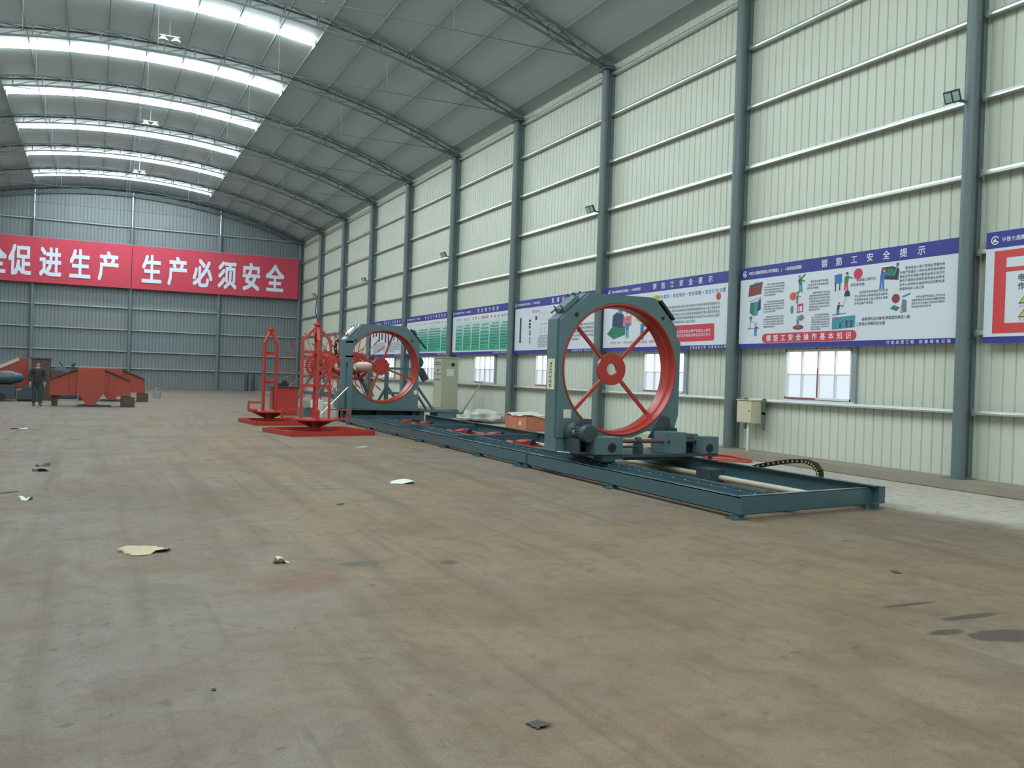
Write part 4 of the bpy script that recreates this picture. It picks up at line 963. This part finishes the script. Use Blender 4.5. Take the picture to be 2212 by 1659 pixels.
# cable drag chain standing in a loop on the right bed beam
r = thing('drag_chain', 'black cable drag chain with yellow link holes arching over the right bed beam', 'cable chain', (9.60, 10.4, 0))
path = [(0, 1.2, 0.10), (0, 0.95, 0.25), (0, 0.6, 0.345), (0, 0.25, 0.42), (0, -0.05, 0.475), (0, -0.35, 0.505), (0, -0.52, 0.47), (0, -0.62, 0.38), (0, -0.63, 0.27), (0, -0.57, 0.16), (0, -0.45, 0.075)]
pp = []
for a, b in zip(path, path[1:]):
    for k in range(3): pp.append(Vector(a).lerp(Vector(b), k/3))
pp.append(Vector(path[-1]))
m = MB().use(M['black'])
for a, b in zip(pp, pp[1:]):
    d = (b-a); m.bar(a-d*0.08, b+d*0.08, 0.09, 0.06, (1, 0, 0) if False else (0, 0.3, 1))
ch_ = m.build('chain_links', parent=r)
m = MB().use(M['yellow'])
for a, b in zip(pp, pp[1:]):
    c_ = (a+b)/2; m.bar(c_+Vector((-0.049, 0, 0)), c_+Vector((0.049, 0, 0)), 0.022, 0.022)
o = m.build('link_holes', parent=r, label='pale yellow link holes'); o['kind'] = 'stuff'
m = MB().use(M['black']).tube([(0.0, 1.15, 0.10), (0.01, 1.45, 0.05), (0.03, 1.7, 0.025), (0.04, 1.95, 0.02)], 0.018, 8); m.build('cable', parent=r)

# red hose loop beside the kerb
r = MB().use(M['hose'])
hp = []
for k in range(40):
    t = 2*PI*k/40; hp.append((0.42*math.cos(t)*(1+0.1*math.sin(3*t)), 0.62*math.sin(t), 0.016+0.01*abs(math.sin(2*t))))
r.tube(hp, 0.016, 8, closed=True); r.tube([(p[0]*0.93-0.04, p[1]*0.95+0.05, p[2]+0.032) for p in hp], 0.016, 8, closed=True)
o = r.build('hose'); o.location = (12.16, 15.05, 0); tag(o, 'coil of red hose on the floor by the kerb, behind the near carriage', 'hose')
# plywood piece behind the carriage
r = MB().use(M['plywood']); r.prism([(-0.50, 0.0), (0.50, 0.0), (0.50, 0.54), (-0.40, 0.54)], 'y', -0.012, 0.012)
o = r.build('plywood_sheet'); o.location = (10.22, 15.2, 0.0); o.rotation_euler = (-0.30, 0, 0.05)
tag(o, 'pale plywood sheet propped up behind the drive shaft of the near gantry', 'board')

# ------------------------------------------------------------------ red rebar payoff frames
def payoff(loc, label, base_rot, cage_rot, rz, q=0.35, hx=1.12, ox=0.12):
    r = thing('rebar_payoff_frame', label, 'payoff frame', loc, rz, group='red turntable payoff frames')
    def rot(p, a): return (p[0]*math.cos(a)-p[1]*math.sin(a), p[0]*math.sin(a)+p[1]*math.cos(a), p[2])
    def bar_(m, a, b, w, h, an): m.bar(rot(a, an), rot(b, an), w, h)
    m = MB().use(M['redframe']); hy = 0.86
    for a, b in (((-hx, -hy, 0.06), (hx, -hy, 0.06)), ((-hx, hy, 0.06), (hx, hy, 0.06)), ((-hx, -hy, 0.06), (-hx, hy, 0.06)), ((hx, -hy, 0.06), (hx, hy, 0.06)), ((hx*0.8, -hy, 0.06), (hx*0.8, hy, 0.06))):
        bar_(m, (a[0]+ox, a[1], a[2]), (b[0]+ox, b[1], b[2]), 0.05, 0.12, base_rot)
    m.build('base_frame', parent=r)
    m = MB().use(M['redframe']); bar_(m, (-hx+ox, 0, 0.05), (hx+ox, 0, 0.05), 0.12, 0.08, base_rot); m.build('base_beam', parent=r)
    MB().use(M['redframe']).lathe([(0.0, 0.09), (0.13, 0.09), (0.13, 0.24), (0.17, 0.25), (0.17, 0.30), (0.0, 0.30)], (0, 0, 0), 'z', 20).build('pivot', parent=r)
    m = MB().use(M['redframe'])
    for k in range(8):
        a = 2*PI*k/8+cage_rot; u = (math.cos(a), math.sin(a))
        m.add([(u[0]*0.12, u[1]*0.12, 0.16), (u[0]*0.52, u[1]*0.52, 0.345), (u[0]*0.12, u[1]*0.12, 0.345),
               (u[0]*0.12-u[1]*0.014, u[1]*0.12+u[0]*0.014, 0.16), (u[0]*0.52-u[1]*0.014, u[1]*0.52+u[0]*0.014, 0.345), (u[0]*0.12-u[1]*0.014, u[1]*0.12+u[0]*0.014, 0.345)],
              [(0, 1, 2), (5, 4, 3), (0, 3, 4, 1), (1, 4, 5, 2), (2, 5, 3, 0)])
    m.lathe([(0.14, 0.30), (0.50, 0.335)], (0, 0, 0), 'z', 40)
    m.build('gusset_cone', parent=r)
    MB().use(M['redframe']).lathe([(0.0, 0.345), (0.58, 0.345), (0.58, 0.385), (0.0, 0.385)], (0, 0, 0), 'z', 48).build('turntable', parent=r)
    for k in range(4):
        a = cage_rot+k*PI/2; p = rot((q, 0, 0), a)
        m = MB().use(M['redframe']); m.bar((p[0], p[1], 0.385), (p[0], p[1], 2.38), 0.062, 0.062, (math.cos(a), math.sin(a), 0)); m.build('upright', parent=r)
        p2 = rot((0.04, 0, 0), a); m = MB().use(M['redframe']); m.bar((p[0], p[1], 2.36), (p2[0], p2[1], 2.70), 0.075, 0.065); m.build('sloping_rafter', parent=r)
    for z in (1.22, 2.07):
        for k in range(2):
            a = cage_rot+k*PI/2; m = MB().use(M['redframe']); m.bar(rot((-q, 0, z), a), rot((q, 0, z), a), 0.055, 0.075); m.build('cross_rail', parent=r)
    MB().use(M['redframe']).lathe([(0.0, 2.66), (0.05, 2.66), (0.05, 2.74), (0.10, 2.75), (0.10, 2.80), (0.04, 2.81), (0.03, 2.88), (0.0, 2.88)], (0, 0, 0), 'z', 16).build('top_pin', parent=r)
    w = 0.82
    for k in range(4):
        a = cage_rot+k*PI/2; m = MB().use(M['redframe'])
        m.bar(rot((0.5, 0, 0.39), a), rot((w, 0, 0.39), a), 0.06, 0.05).bar(rot((w, 0, 0.37), a), rot((w, 0, 0.63), a), 0.07, 0.05).bar(rot((0.36, 0, 0.62), a), rot((w, 0, 0.62), a), 0.03, 0.03); m.build('outrigger_arm', parent=r)
    return r
pf = payoff((5.08, 22.55, 0), 'front red turntable payoff frame with square cage and pointed top', 0.24, -0.12, 0)
payoff((4.64, 26.60, 0), 'rear red turntable payoff frame standing left of the front one', 0.14, 0.64, 0, 0.25, 1.0, 0.38)
MB().use(M['black']).tube([(0, 0, 2.88), (-0.06, 0.05, 3.1), (0.0, 0.2, 3.4), (0.05, 0.3, 3.62)], 0.012, 6).build('guide_wire', parent=pf, label='black bent wire rising from the top')

# red steel box and things behind the frames
r = thing('red_steel_box', 'tall red steel box with dark lid standing behind the rear red frame', 'box', (6.05, 31.8, 0))
m = MB().use(M['red']); m.bbox(-0.40, 0.42, -0.35, 0.55, 0.0, 0.98, 0.01); m.build('box_body', parent=r)
MB().use(M['dark']).box(-0.46, 0.48, -0.42, 0.6, 0.98, 1.02).build('lid', parent=r)
MB().use(M['black']).bbox(-0.22, 0.12, -0.2, 0.25, 1.02, 1.12, 0.02).cyl((0.0, 0.02, 1.10), (0.0, 0.02, 1.20), 0.09, 14).build('lid_motor', parent=r)
m = MB().use(M['orangedk']); m.box(-0.42, -0.40, -0.25, -0.05, 0.2, 0.9); m.build('side_slot', parent=r)
for n, (x, y, w, hh, lab, mt) in enumerate(((6.72, 29.6, 0.34, 0.62, 'pale tall carton standing between the two red frames', 'cloth'),
                                           (7.15, 29.9, 0.50, 0.52, 'pale carton behind the front red frame, right of the tall one', 'cloth'),
                                           (6.20, 29.0, 0.28, 0.40, 'grey steel block on the floor left of the pale cartons', 'teal'))):
    r = thing('carton' if mt == 'cloth' else 'steel_block', lab, 'carton' if mt == 'cloth' else 'block', (x, y, 0), 0.15*n)
    MB().use(M[mt]).bbox(-w/2, w/2, -0.2, 0.2, 0, hh, 0.012).build('body', parent=r)
    MB().use(M['plywood'] if mt == 'cloth' else M['dark']).box(-w*0.08, w*0.08, -0.203, 0.203, hh-0.10, hh+0.002).build('tape' if mt == 'cloth' else 'clamp_plate', parent=r)

# tall control cabinet, crate, sack, leaning pipe, switch box
r = thing('control_cabinet', 'tall beige control cabinet by the right wall, right of the far gantry', 'cabinet', (12.0, 31.5, 0))
MB().use(M['teal']).bbox(-0.33, 0.36, -0.55, 0.55, 0.0, 0.30, 0.01).build('plinth', parent=r)
MB().use(M['cabinet']).bbox(-0.30, 0.32, -0.5, 0.5, 0.30, 2.22, 0.012).build('cabinet_body', parent=r)
MB().use(M['cabinet']).box(-0.33, 0.35, -0.53, 0.53, 2.22, 2.26).build('roof_plate', parent=r)
d = MB().use(M['cabinet']).bbox(-0.318, -0.300, -0.46, 0.46, 0.36, 2.18, 0.006).build('door', parent=r)
MB().use(M['dark']).box(-0.324, -0.318, 0.36, 0.39, 1.15, 1.35).build('door_handle', parent=d)
for z in (2.05, 1.98, 1.62, 1.40): MB().use(M['dark']).box(-0.322, -0.318, -0.36, 0.36, z-0.012, z+0.012).build('louvre', parent=d)
MB().use(M['dark']).box(-0.322, -0.318, -0.1, 0.05, 1.74, 1.80).build('badge', parent=d)
MB().use(M['black']).cyl((0.10, -0.512, 1.98), (0.10, -0.50, 1.98), 0.07, 20).build('gauge', parent=r)
MB().use(M['cloth']).box(-0.15, 0.14, -0.504, -0.50, 1.55, 1.82).build('notice_sheet', parent=r)

r = thing('wooden_crate', 'brick brown packing crate with white cloth on top, by the right wall', 'crate', (12.1, 24.35, 0))
m = MB().use(M['crate']); m.bbox(-0.48, 0.48, -0.72, 0.72, 0.0, 0.45, 0.01); m.build('crate_body', parent=r)
m = MB().use(M['crate'])
for y in (-0.68, 0.0, 0.68): m.box(-0.50, -0.48, y-0.05, y+0.05, 0, 0.45)
m.build('batten', parent=r)
MB().use(M['plywood']).box(-0.486, -0.48, -0.35, -0.20, 0.16, 0.28).build('crate_label', parent=r)
m = MB().use(M['cloth']); n = 14; vs = []; fs = []
for i in range(n+1):
    for j in range(n+1):
        x = -0.52+1.04*i/n; y = -0.78+1.56*j/n; e = max(abs(x)/0.49, abs(y)/0.73)
        z = 0.465+0.022*math.sin(5*x+3*y)+0.014*math.sin(9*y-4*x)+(0.05 if y > 0.3 else 0)*max(0, math.sin(4*y)) - (0.02+0.012*math.sin(7*(x+y)) if e > 1.0 else 0)
        vs.append((x, y, z))
for i in range(n):
    for j in range(n): fs.append((i*(n+1)+j, (i+1)*(n+1)+j, (i+1)*(n+1)+j+1, i*(n+1)+j+1))
m.add(vs, fs, True); o = m.build('cloth_cover', parent=r); sd = o.modifiers.new('thick', 'SOLIDIFY'); sd.thickness = 0.006

def lumpy(name, rx, ry, rz, m, seed, amp=0.16):
    rnd = random.Random(seed); mb = MB().use(m); nu, nv = 26, 14; ph = [rnd.uniform(0, 6) for _ in range(8)]; vs = []; fs = []
    for j in range(nv+1):
        t = PI*j/nv
        for i in range(nu):
            a = 2*PI*i/nu
            k = 1+amp*(math.sin(3*a+ph[0]+2*t)+0.6*math.sin(5*a+ph[1]-3*t)+0.5*math.sin(7*t+ph[2]+a)+0.35*math.sin(11*a+ph[3]+5*t))*math.sin(t)*0.6
            vs.append((rx*k*math.sin(t)*math.cos(a), ry*k*math.sin(t)*math.sin(a), max(0.003, rz*(1+0.95*math.cos(t)*k))))
    for j in range(nv):
        for i in range(nu): fs.append((j*nu+i, j*nu+(i+1) % nu, (j+1)*nu+(i+1) % nu, (j+1)*nu+i))
    mb.add(vs, fs, True); return mb
r = thing('plastic_sheet_bundle', 'crumpled white plastic bundle on the floor between cabinet and crate', 'bundle', (12.08, 27.9, 0))
lumpy('sack', 0.42, 0.80, 0.24, M['sack'], 3, 0.26).build('bundle', parent=r)
o = lumpy('sack', 0.30, 0.55, 0.12, M['sack'], 5, 0.3).build('trailing_sheet', parent=r); o.location = (-0.15, 1.15, 0)
o = lumpy('sack', 0.14, 0.14, 0.19, M['sack'], 9, 0.22).build('twisted_top', parent=r); o.location = (0.02, 1.5, 0.0)
m = MB().use(M['pvc']).tube([(0, 0, 0), (0.50, -0.75, 1.23)], 0.028, 12)
o = m.build('leaning_pipe'); o.location = (12.66, 31.5, 0.148+0.03); o.location = (12.74, 31.55, 0.172)
tag(o, 'thin pale pipe leaning under a window right of the tall cabinet', 'pipe')

r = thing('switch_box', 'beige wall switch box beside the second column, above the kerb', 'switch box', (13.0, 15.55, 0.76))
MB().use(M['box']).bbox(0.0, 0.26, -0.25, 0.25, 0.0, 0.50, 0.006).build('box_body', parent=r)
d = MB().use(M['box']).bbox(-0.014, 0.0, -0.24, 0.24, 0.015, 0.485, 0.004).build('door', parent=r)
MB().use(M['dark']).cyl((-0.026, -0.18, 0.27), (-0.014, -0.18, 0.27), 0.014, 10).build('lock', parent=d)
MB().use(M['box']).box(-0.03, 0.27, -0.27, 0.27, 0.50, 0.515).build('rain_hood', parent=r)
MB().use(M['white']).cyl((0.10, -0.02, -0.612), (0.10, -0.02, 0.0), 0.03, 12).build('conduit', parent=r, label='white conduit pipe')
MB().use(M['steel']).box(0.255, 0.30, -0.33, -0.27, -0.15, 0.55).box(0.255, 0.30, 0.27, 0.33, -0.15, 0.55).box(0.255, 0.30, -0.33, 0.33, 0.2, 0.25).build('wall_bracket', parent=r)

# gas cylinders by the end wall
for n, x in enumerate((9.55, 9.98)):
    r = thing('gas_cylinder', ('dark gas cylinder against the end wall, left one of a pair', 'dark gas cylinder against the end wall, right one of a pair')[n], 'gas cylinder', (x, 63.9, 0))
    MB().use(M['dark']).lathe([(0.0, 0.0), (0.13, 0.0), (0.13, 1.15), (0.10, 1.26), (0.04, 1.32), (0.0, 1.32)], (0, 0, 0), 'z', 16).build('bottle', parent=r)
    MB().use(M['steelbright']).lathe([(0.0, 1.32), (0.03, 1.32), (0.03, 1.38), (0.06, 1.39), (0.06, 1.41), (0.0, 1.41)], (0, 0, 0), 'z', 10).build('valve', parent=r)

# ------------------------------------------------------------------ orange hoppers and machines at the left
def hopper(loc, rz, label, s=1.0, mt='orange'):
    r = thing('steel_hopper', label, 'hopper', loc, rz, group='orange steel hoppers')
    m = MB().use(M[mt]); m.prism([(-0.46*s, 0.98*s), (-0.42*s, 1.42*s), (0.42*s, 1.42*s), (0.46*s, 0.98*s), (0.46*s, 0.55*s), (0.14*s, 0.06*s), (-0.14*s, 0.06*s), (-0.46*s, 0.55*s)], 'y', -0.05*s, 0.75*s); m.build('pointed_chute', parent=r)
    for sg in (-1, 1):
        m = MB().use(M[mt]); P = [(sg*0.46*s, 1.36*s), (sg*1.34*s, 0.98*s), (sg*1.36*s, 0.40*s), (sg*0.46*s, 0.40*s)]
        m.prism(P, 'y', 0.10*s, 0.70*s); w = m.build('side_wing', parent=r)
        m = MB().use(M[mt]); m.prism([(sg*0.62*s, 0.45*s), (sg*0.70*s, 0.45*s), (sg*0.70*s, 1.20*s), (sg*0.62*s, 1.23*s)], 'y', 0.06*s, 0.098*s); m.build('rib', parent=w)
        m = MB().use(M['orangedk']); m.bar((sg*0.46*s, 0.05*s, 1.38*s), (sg*1.34*s, 0.08*s, 1.0*s), 0.10*s, 0.05*s); m.build('top_rim', parent=w)
    m = MB().use(M['dark']); m.bbox(-0.45*s, 0.70*s, 0.0, 0.7*s, 0.0, 0.07*s, 0.01); m.build('skid', parent=r)
    m = MB().use(M['orangedk']); m.bbox(1.02*s, 1.50*s, 0.05*s, 0.75*s, 0.0, 0.38*s, 0.015).bbox(-1.30*s, -1.10*s, 0.3*s, 0.6*s, 0.0, 0.42*s, 0.01); m.build('support_block', parent=r)
    return r
hopper((-0.14, 36.1, 0), 0.0, 'large orange steel hopper with pointed chute, in front of the others')
hopper((0.62, 41.5, 0), -0.05, 'orange steel hopper half hidden behind the right side of the large one', 0.98)
r = thing('conveyor_head', 'orange sloping conveyor box at the left edge of the picture', 'conveyor', (-3.0, 42.0, 0))
m = MB().use(M['orange']); m.prism([(-0.75, 0.75), (-0.72, 1.25), (0.05, 1.72), (0.42, 1.72), (0.46, 0.70), (0.2, 0.45), (-0.6, 0.45)], 'y', 0.0, 0.9); m.build('housing', parent=r)
m = MB().use(M['barrel']); m.bar((-0.75, -0.02, 1.24), (0.12, -0.02, 1.68), 0.04, 0.14); m.build('sloping_rim', parent=r)
m = MB().use(M['orange']); m.box(-2.2, -0.76, 0.1, 0.8, 0.5, 1.38); m.build('rear_bin', parent=r)
m = MB().use(M['orangedk'])
for x in (-1.9, -0.5, 0.3): m.box(x-0.05, x+0.05, 0.3, 0.4, 0, 0.5)
m.build('leg', parent=r)
r = thing('drive_unit', 'dark grey machine with blue motor end at the left edge', 'machine', (-3.0, 40.3, 0))
m = MB().use(M['dark']); m.bbox(-1.3, 0.15, -0.25, 0.4, 0.12, 0.62, 0.02); m.build('chassis', parent=r)
m = MB().use(M['dark']); m.lathe([(0.0, -0.95), (0.24, -0.95), (0.27, -0.9), (0.27, 0.1), (0.22, 0.2), (0.0, 0.2)], (-0.1, 0.0, 0.92), 'x', 20); m.build('barrel_motor', parent=r)
MB().use(M['motorblue']).lathe([(0.0, 0.2), (0.21, 0.2), (0.17, 0.42), (0.06, 0.52), (0.0, 0.52)], (-0.1, 0.0, 0.92), 'x', 20).build('motor_end', parent=r, label='blue motor end')
m = MB().use(M['black'])
for x in (-1.1, -0.35): m.lathe([(0.0, -0.06), (0.16, -0.06), (0.16, 0.06), (0.0, 0.06)], (x, -0.28, 0.16), 'y', 18)
m.build('wheel', parent=r)
m = MB().use(M['dark']); m.bbox(0.2, 0.95, -0.2, 0.3, 0.0, 0.45, 0.03).bbox(0.35, 0.75, -0.1, 0.2, 0.45, 0.62, 0.02); m.build('gearbox', parent=r)
m = MB().use(M['orangedk']); m.box(-1.35, 0.9, -0.3, -0.24, 0.08, 0.14); m.build('skid_rail', parent=r)
r = thing('rusty_bin', 'dark brown rusted steel bin standing behind the man', 'bin', (-2.0, 41.2, 0))
m = MB().use(M['orangedk']); m.prism([(-0.42, 0.0), (-0.38, 1.70), (0.30, 1.72), (0.34, 0.0)], 'y', 0.0, 0.7); m.build('bin_body', parent=r)
m = MB().use(M['orangedk']); m.prism([(0.34, 0.25), (0.34, 1.30), (0.72, 1.26), (0.72, 0.25)], 'y', 0.1, 0.6); m.build('side_pocket', parent=r)
MB().use(M['dark']).box(-0.44, 0.36, -0.04, 0.74, 1.70, 1.76).build('top_rim', parent=r)
r = thing('small_engine', 'small dark engine unit seen over the left wing of the large hopper', 'engine', (-1.15, 43.5, 0))
MB().use(M['dark']).bbox(-0.4, 0.45, -0.2, 0.3, 0.0, 1.15, 0.02).build('engine_block', parent=r)
MB().use(M['teal']).bbox(-0.42, -0.02, -0.22, 0.25, 1.15, 1.42, 0.03).build('tank', parent=r)
MB().use(M['dark']).tube([(-0.1, 0, 1.35), (-0.3, 0, 1.62)], 0.03, 8).build('lever', parent=r)
MB().use(M['dark']).tube([(0.25, 0, 1.15), (0.25, 0, 1.5), (0.32, 0, 1.56)], 0.07, 10).build('exhaust', parent=r)
# bucket
r = thing('bucket', 'small grey bucket on the floor right of the orange hoppers', 'bucket', (2.72, 46.2, 0))
MB().use(M['frame_grey']).lathe([(0.0, 0.0), (0.16, 0.0), (0.20, 0.36), (0.185, 0.36), (0.15, 0.02), (0.0, 0.02)], (0, 0, 0), 'z', 20).build('pail', parent=r)
MB().use(M['steelbright']).tube([(0.19*math.cos(a), 0.0, 0.35+0.14*math.sin(a)) for a in [PI*k/10 for k in range(11)]], 0.008, 6).build('bail', parent=r)

# ------------------------------------------------------------------ litter on the floor
def sheet(name, loc, w, h, m, label, cat, seed, rz=0.0, lift=0.02):
    rnd = random.Random(seed); mb = MB().use(m); n = 9; ph = [rnd.uniform(0, 6) for _ in range(4)]; vs = []; fs = []
    for i in range(n):
        for j in range(n):
            x = -w/2+w*i/(n-1); y = -h/2+h*j/(n-1); e = 1+0.14*math.sin(ph[0]+i*1.3)+0.1*math.sin(ph[1]+j*1.9)
            vs.append((x*e, y*(1+0.16*math.sin(ph[2]+i*1.7)), 0.003+lift*max(0, math.sin(ph[3]+4*x/w+2*y/h)+0.5*math.sin(6*y/h+ph[1]))))
    for i in range(n-1):
        for j in range(n-1): fs.append((i*n+j, (i+1)*n+j, (i+1)*n+j+1, i*n+j+1))
    mb.add(vs, fs, True); o = mb.build(name); o.location = loc; o.rotation_euler = (0, 0, rz)
    sd = o.modifiers.new('thick', 'SOLIDIFY'); sd.thickness = 0.002; sd.offset = 1
    return tag(o, label, cat)
sheet('paper_scrap', (0.45, 8.32, 0), 0.36, 0.30, M['paper'], 'crumpled tan paper lying on the floor at lower left', 'paper', 1, 0.5)
sheet('rag', (4.12, 12.46, 0), 0.36, 0.20, M['cloth'], 'folded white rag on the floor left of the machine bed', 'rag', 2, -0.4, 0.035)
sheet('paper_scrap', (1.45, 7.52, 0), 0.12, 0.10, M['cloth'], 'small crumpled white paper right of the tan paper', 'paper', 3, 0.3, 0.04)
sheet('wood_strip', (5.22, 18.5, 0), 0.30, 0.05, M['cloth'], 'thin white strip lying before the front red frame', 'strip', 4, 0.0, 0.01)
sheet('paper_scrap', (-0.70, 11.75, 0), 0.12, 0.12, M['cloth'], 'small white paper at the left edge of the picture', 'paper', 6, 0.8, 0.03)
sheet('paper_scrap', (-1.6, 24.0, 0), 0.35, 0.22, M['cloth'], 'white paper far off below the large orange hopper', 'paper', 8, 0.2, 0.02)
for n, (x, y, w, h, lab) in enumerate(((-0.70, 15.5, 0.20, 0.14, 'dark crumpled scrap at far left, upper of two'), (-0.68, 14.75, 0.22, 0.08, 'dark flat scrap at far left, lower of two'),
                                     (-0.95, 12.4, 0.30, 0.05, 'dark thin strip at the left edge of the floor'), (2.74, 10.62, 0.14, 0.06, 'small dark chip in the middle of the floor'),
                                     (6.45, 5.62, 0.10, 0.06, 'small dark chip at right of the floor'),
                                     (0.58, 4.64, 0.03, 0.02, 'tiny dark chip in the left foreground'), (1.91, 3.66, 0.085, 0.07, 'dark flat pebble of dirt in the front foreground'),
                                     (11.0, 11.2, 0.06, 0.05, 'small dark bolt on the floor beside the drag chain'))):
    sheet('dirt_scrap', (x, y, 0), w, h, M['litter'], lab, 'scrap', 20+n, 0.3*n, 0.03 if n < 2 else 0.004)

# ------------------------------------------------------------------ standing man
def skin(name, verts, edges, radii, m, parent, root=0, sub=2, label=None):
    me = bpy.data.meshes.new(name); me.from_pydata([tuple(v) for v in verts], edges, [])
    o = bpy.data.objects.new(name, me); COL.objects.link(o)
    md = o.modifiers.new('s', 'SKIN'); md.use_smooth_shade = True
    ss = o.modifiers.new('u', 'SUBSURF'); ss.levels = sub; ss.render_levels = sub
    for i, d in enumerate(me.skin_vertices[0].data):
        rr = radii[i]; d.radius = rr if isinstance(rr, tuple) else (rr, rr); d.use_root = (i == root)
    dg = bpy.context.evaluated_depsgraph_get(); me2 = bpy.data.meshes.new_from_object(o.evaluated_get(dg))
    bpy.data.objects.remove(o)
    me2.materials.clear(); me2.materials.append(m)
    for p in me2.polygons: p.use_smooth = True; p.material_index = 0
    o = bpy.data.objects.new(name, me2); COL.objects.link(o)
    if parent is not None: o.parent = parent
    if label: o['label'] = label
    return o
man = thing('person', 'person in dark jacket and dark trousers standing on the far floor at left, arms down', 'person', (-1.88, 36.1, 0), 0.12)
man.scale = (0.93, 0.93, 0.93)
V = []; E_ = []; Rd = []
def vtx(p, r, par=None):
    V.append(p); Rd.append(r); i = len(V)-1
    if par is not None: E_.append((par, i))
    return i
pel = vtx((0, 0, 0.95), (0.085, 0.06)); wst = vtx((0, 0, 1.10), (0.14, 0.095), pel); che = vtx((0, -0.01, 1.30), (0.17, 0.11), wst); sho = vtx((0, 0.01, 1.43), (0.12, 0.08), che)
nek = vtx((0, 0, 1.50), 0.055, sho); jaw = vtx((0, -0.025, 1.57), (0.062, 0.07), nek); hea = vtx((0, -0.01, 1.64), (0.075, 0.088), jaw); top = vtx((0, 0.0, 1.71), (0.055, 0.065), hea)
nose = vtx((0, -0.115, 1.615), 0.012, hea)
for sg in (-1, 1):
    ear = vtx((sg*0.088, 0.005, 1.62), 0.014, hea)
    a = vtx((sg*0.20, 0.01, 1.40), 0.058, sho); b = vtx((sg*0.255, 0.02, 1.13), 0.045, a); c_ = vtx((sg*0.25, -0.05, 0.90), 0.030, b); hd = vtx((sg*0.245, -0.07, 0.83), (0.018, 0.036), c_)
    for q, (dy, ln) in enumerate(((-0.032, 0.075), (-0.011, 0.085), (0.010, 0.08), (0.030, 0.062))):
        k1 = vtx((sg*0.243, -0.075+dy, 0.785), 0.0095, hd); k2 = vtx((sg*0.238, -0.082+dy, 0.785-ln*0.5), 0.009, k1); vtx((sg*0.226, -0.088+dy, 0.785-ln), 0.007, k2)
    th = vtx((sg*0.232, -0.112, 0.82), 0.010, hd); vtx((sg*0.222, -0.128, 0.785), 0.008, th)
    h1 = vtx((sg*0.098, 0, 0.82), 0.055, pel); kn = vtx((sg*0.105, -0.015-0.02*sg, 0.49), 0.046, h1); an = vtx((sg*0.11, 0.02-0.04*sg, 0.09), 0.042, kn); vtx((sg*0.12, -0.10-0.04*sg, 0.045), 0.038, an)
skin('body', V, E_, Rd, M['skin'], man, 0, 2)
jv = [(0, 0, 0.80), (0, 0, 1.08), (0, -0.01, 1.28), (0, 0.01, 1.43)]; je = [(0, 1), (1, 2), (2, 3)]; jr = [(0.185, 0.13), (0.17, 0.12), (0.195, 0.135), (0.12, 0.10)]
for sg in (-1, 1):
    b0 = len(jv); jv += [(sg*0.205, 0.01, 1.40), (sg*0.262, 0.02, 1.13), (sg*0.255, -0.045, 0.92)]; jr += [0.078, 0.066, 0.052]; je += [(3, b0), (b0, b0+1), (b0+1, b0+2)]
skin('jacket', jv, je, jr, M['jacket'], man, 0, 2, 'dark zipped jacket')
tv = [(0, 0, 0.98)]; te = []; trr = [(0.160, 0.112)]
for sg in (-1, 1):
    b0 = len(tv); tv += [(sg*0.10, 0, 0.82), (sg*0.107, -0.015-0.02*sg, 0.49), (sg*0.11, 0.015-0.04*sg, 0.04)]; trr += [0.108, 0.078, 0.062]; te += [(0, b0), (b0, b0+1), (b0+1, b0+2)]
skin('trousers', tv, te, trr, M['trousers'], man, 0, 2, 'dark grey trousers')
for sg in (-1, 1):
    skin('shoe', [(sg*0.11, 0.05-0.04*sg, 0.05), (sg*0.115, -0.04-0.04*sg, 0.048), (sg*0.122, -0.13-0.04*sg, 0.036)], [(0, 1), (1, 2)], [(0.048, 0.045), (0.052, 0.045), (0.046, 0.034)], M['shoe'], man, 0, 2)
m = MB().use(M['hair']); nu, nv = 20, 8; vs = []; fs = []
for j in range(nv+1):
    t = (PI*0.56)*j/nv
    for i in range(nu):
        a = 2*PI*i/nu; drop = 1.0 if math.sin(a) > -0.35 else 0.72
        tt = t*drop; vs.append((0.092*math.sin(tt)*math.cos(a), 0.004+0.104*math.sin(tt)*math.sin(a), 1.655+0.105*math.cos(tt)))
for j in range(nv):
    for i in range(nu): fs.append((j*nu+i, j*nu+(i+1) % nu, (j+1)*nu+(i+1) % nu, (j+1)*nu+i))
m.add(vs, fs, True); o = m.build('hair', parent=man); sd = o.modifiers.new('t', 'SOLIDIFY'); sd.thickness = 0.012
m = MB().use(M['hair'])
for sg in (-1, 1): m.lathe([(0.0, -0.004), (0.011, 0.0), (0.0, 0.005)], (sg*0.034, -0.096, 1.645), 'y', 10).box(sg*0.034-0.018, sg*0.034+0.018, -0.104, -0.094, 1.664, 1.670)
m.build('eyes', parent=man)
MB().use(M['pbrown']).bbox(-0.024, 0.024, -0.104, -0.090, 1.566, 1.576, 0.003).build('mouth', parent=man)
